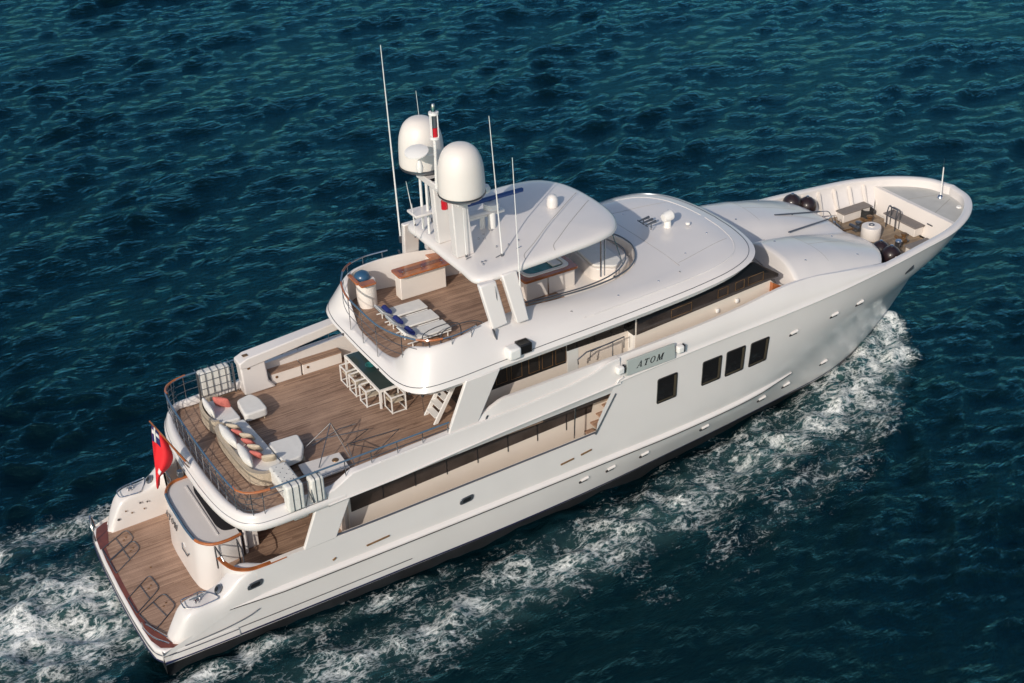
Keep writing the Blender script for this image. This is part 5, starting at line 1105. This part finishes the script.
e = empty('folding_gangway', (9.4, -1.9, ZD), 'folded metal gangway frame with ropes standing on the teak deck by the rail', 'gangway')
for a, b, c in (((8.2, -1.2, 4.75), (9.35, -1.5, 5.75), (9.6, -2.3, 4.75)), ((8.4, -2.5, 4.9), (9.35, -1.5, 5.75), (9.8, -1.4, 4.75))): MB().tube([a, b, c], .017, 6).build('frame_tube', 'steeldark', e)
for a in (((9.0, -.75, 4.75), (10.75, -1.35, 4.9), (9.6, -1.9, 4.9)), ((9.9, -1.6, 4.76), (11.6, -2.0, 4.95), (10.3, -2.7, 4.8)), ((8.8, -1.0, 4.74), (9.9, -.8, 4.9), (10.6, -.6, 4.74)), ((9.5, -2.9, 4.8), (9.55, -2.3, 5.3), (10.6, -2.5, 4.8))): MB().tube(list(a), .018, 5).build('side_rope', 'steeldark', e)
# ball fenders
def fender(x, y, z, lb, r=.41):
    e = empty('ball_fender', (x, y, z), lb, 'fender', 'maroon ball fenders at the bow')
    MB().lathe([(a[0], a[1]) for a in spl([(0, -r*1.05, 0), (r*.45, -r*.95, 0), (r*.85, -r*.55, 0), (r, 0, 0), (r*.86, r*.55, 0), (r*.5, r*.9, 0), (r*.2, r*1.04, 0), (0, r*1.06, 0)], 4)], (x, y, z), 28).build('fender_body', 'maroon', e, ang=180)
    MB().lathe([(0, 0), (.07, 0), (.07, .07), (0, .09)], (x, y, z+r*1.0), 12).build('eye_cap', 'steel', e)
fender(33.85, -1.75, 5.28, 'maroon ball fender on the starboard side of the bow well, by the rope drum'); fender(33.75, -2.45, 5.38, 'maroon ball fender on the starboard side of the bow well, against the bulwark')
fender(33.2, 3.0, 5.75, 'maroon ball fender on the port side, nearer the stern'); fender(33.85, 2.75, 5.55, 'maroon ball fender on the port side, nearer the bow')
rc = MB()
for i in range(5): rc.tube([(36.45+(.26-.0*i)*math.cos(a), 1.75+.26*math.sin(a), 4.80+.07*i) for a in np.linspace(0, 6.283, 20)[:-1]], .045, 6, True)
rc = rc.build('rope_coil', 'rubberblack'); tag(rc, 'black coiled rope on the bow deck beside the port bench', 'rope')
# ensign hanging in folds from the staff
fg = empty('ensign', (3.9, .05, 6.7), 'red ensign hanging in folds from the wooden staff at the stern', 'flag')
rows = []; W_ = 14; Hn = 10
for i in range(Hn+1):
    t = i/Hn; r = []
    for j in range(W_+1):
        u = j/W_
        hx, hz_ = 3.90+.40*t, 6.86-.88*t
        k = u**.7
        px = hx*(1-.85*k)+(3.62+.08*math.sin(6*t+2*u))*.85*k+.30*math.sin(math.pi*min(1, u*1.3))*t
        pyy = .05+.26*math.sin(6.5*t+1.5*u)*k*(1-.35*u)-.30*t*math.sin(math.pi*min(1, u*1.25))*.6
        pz = hz_-2.25*u*(1-.28*t)+.0*t
        r.append((px, pyy, pz))
    rows.append(r)
def fpart(i0, i1, j0, j1, name, m, off_=0):
    mb = MB(); mb.grid([[ (q[0], q[1]+off_, q[2]) for q in r[j0:j1+1]] for r in rows[i0:i1+1]]); mb.build(name, m, fg, ang=180, solid=.012)
fpart(0, Hn, 0, W_, 'flag_field', 'redflag')
for o_ in (-.012, .012): fpart(0, 4, 0, 4, 'flag_canton', 'blueflag', o_); fpart(1, 2, 0, 4, 'canton_cross', 'whiteflag', o_*1.8); fpart(0, 4, 1, 2, 'canton_cross', 'whiteflag', o_*1.8)
fpart(4, 6, 9, 10, 'flag_badge', 'whiteflag', -.013)
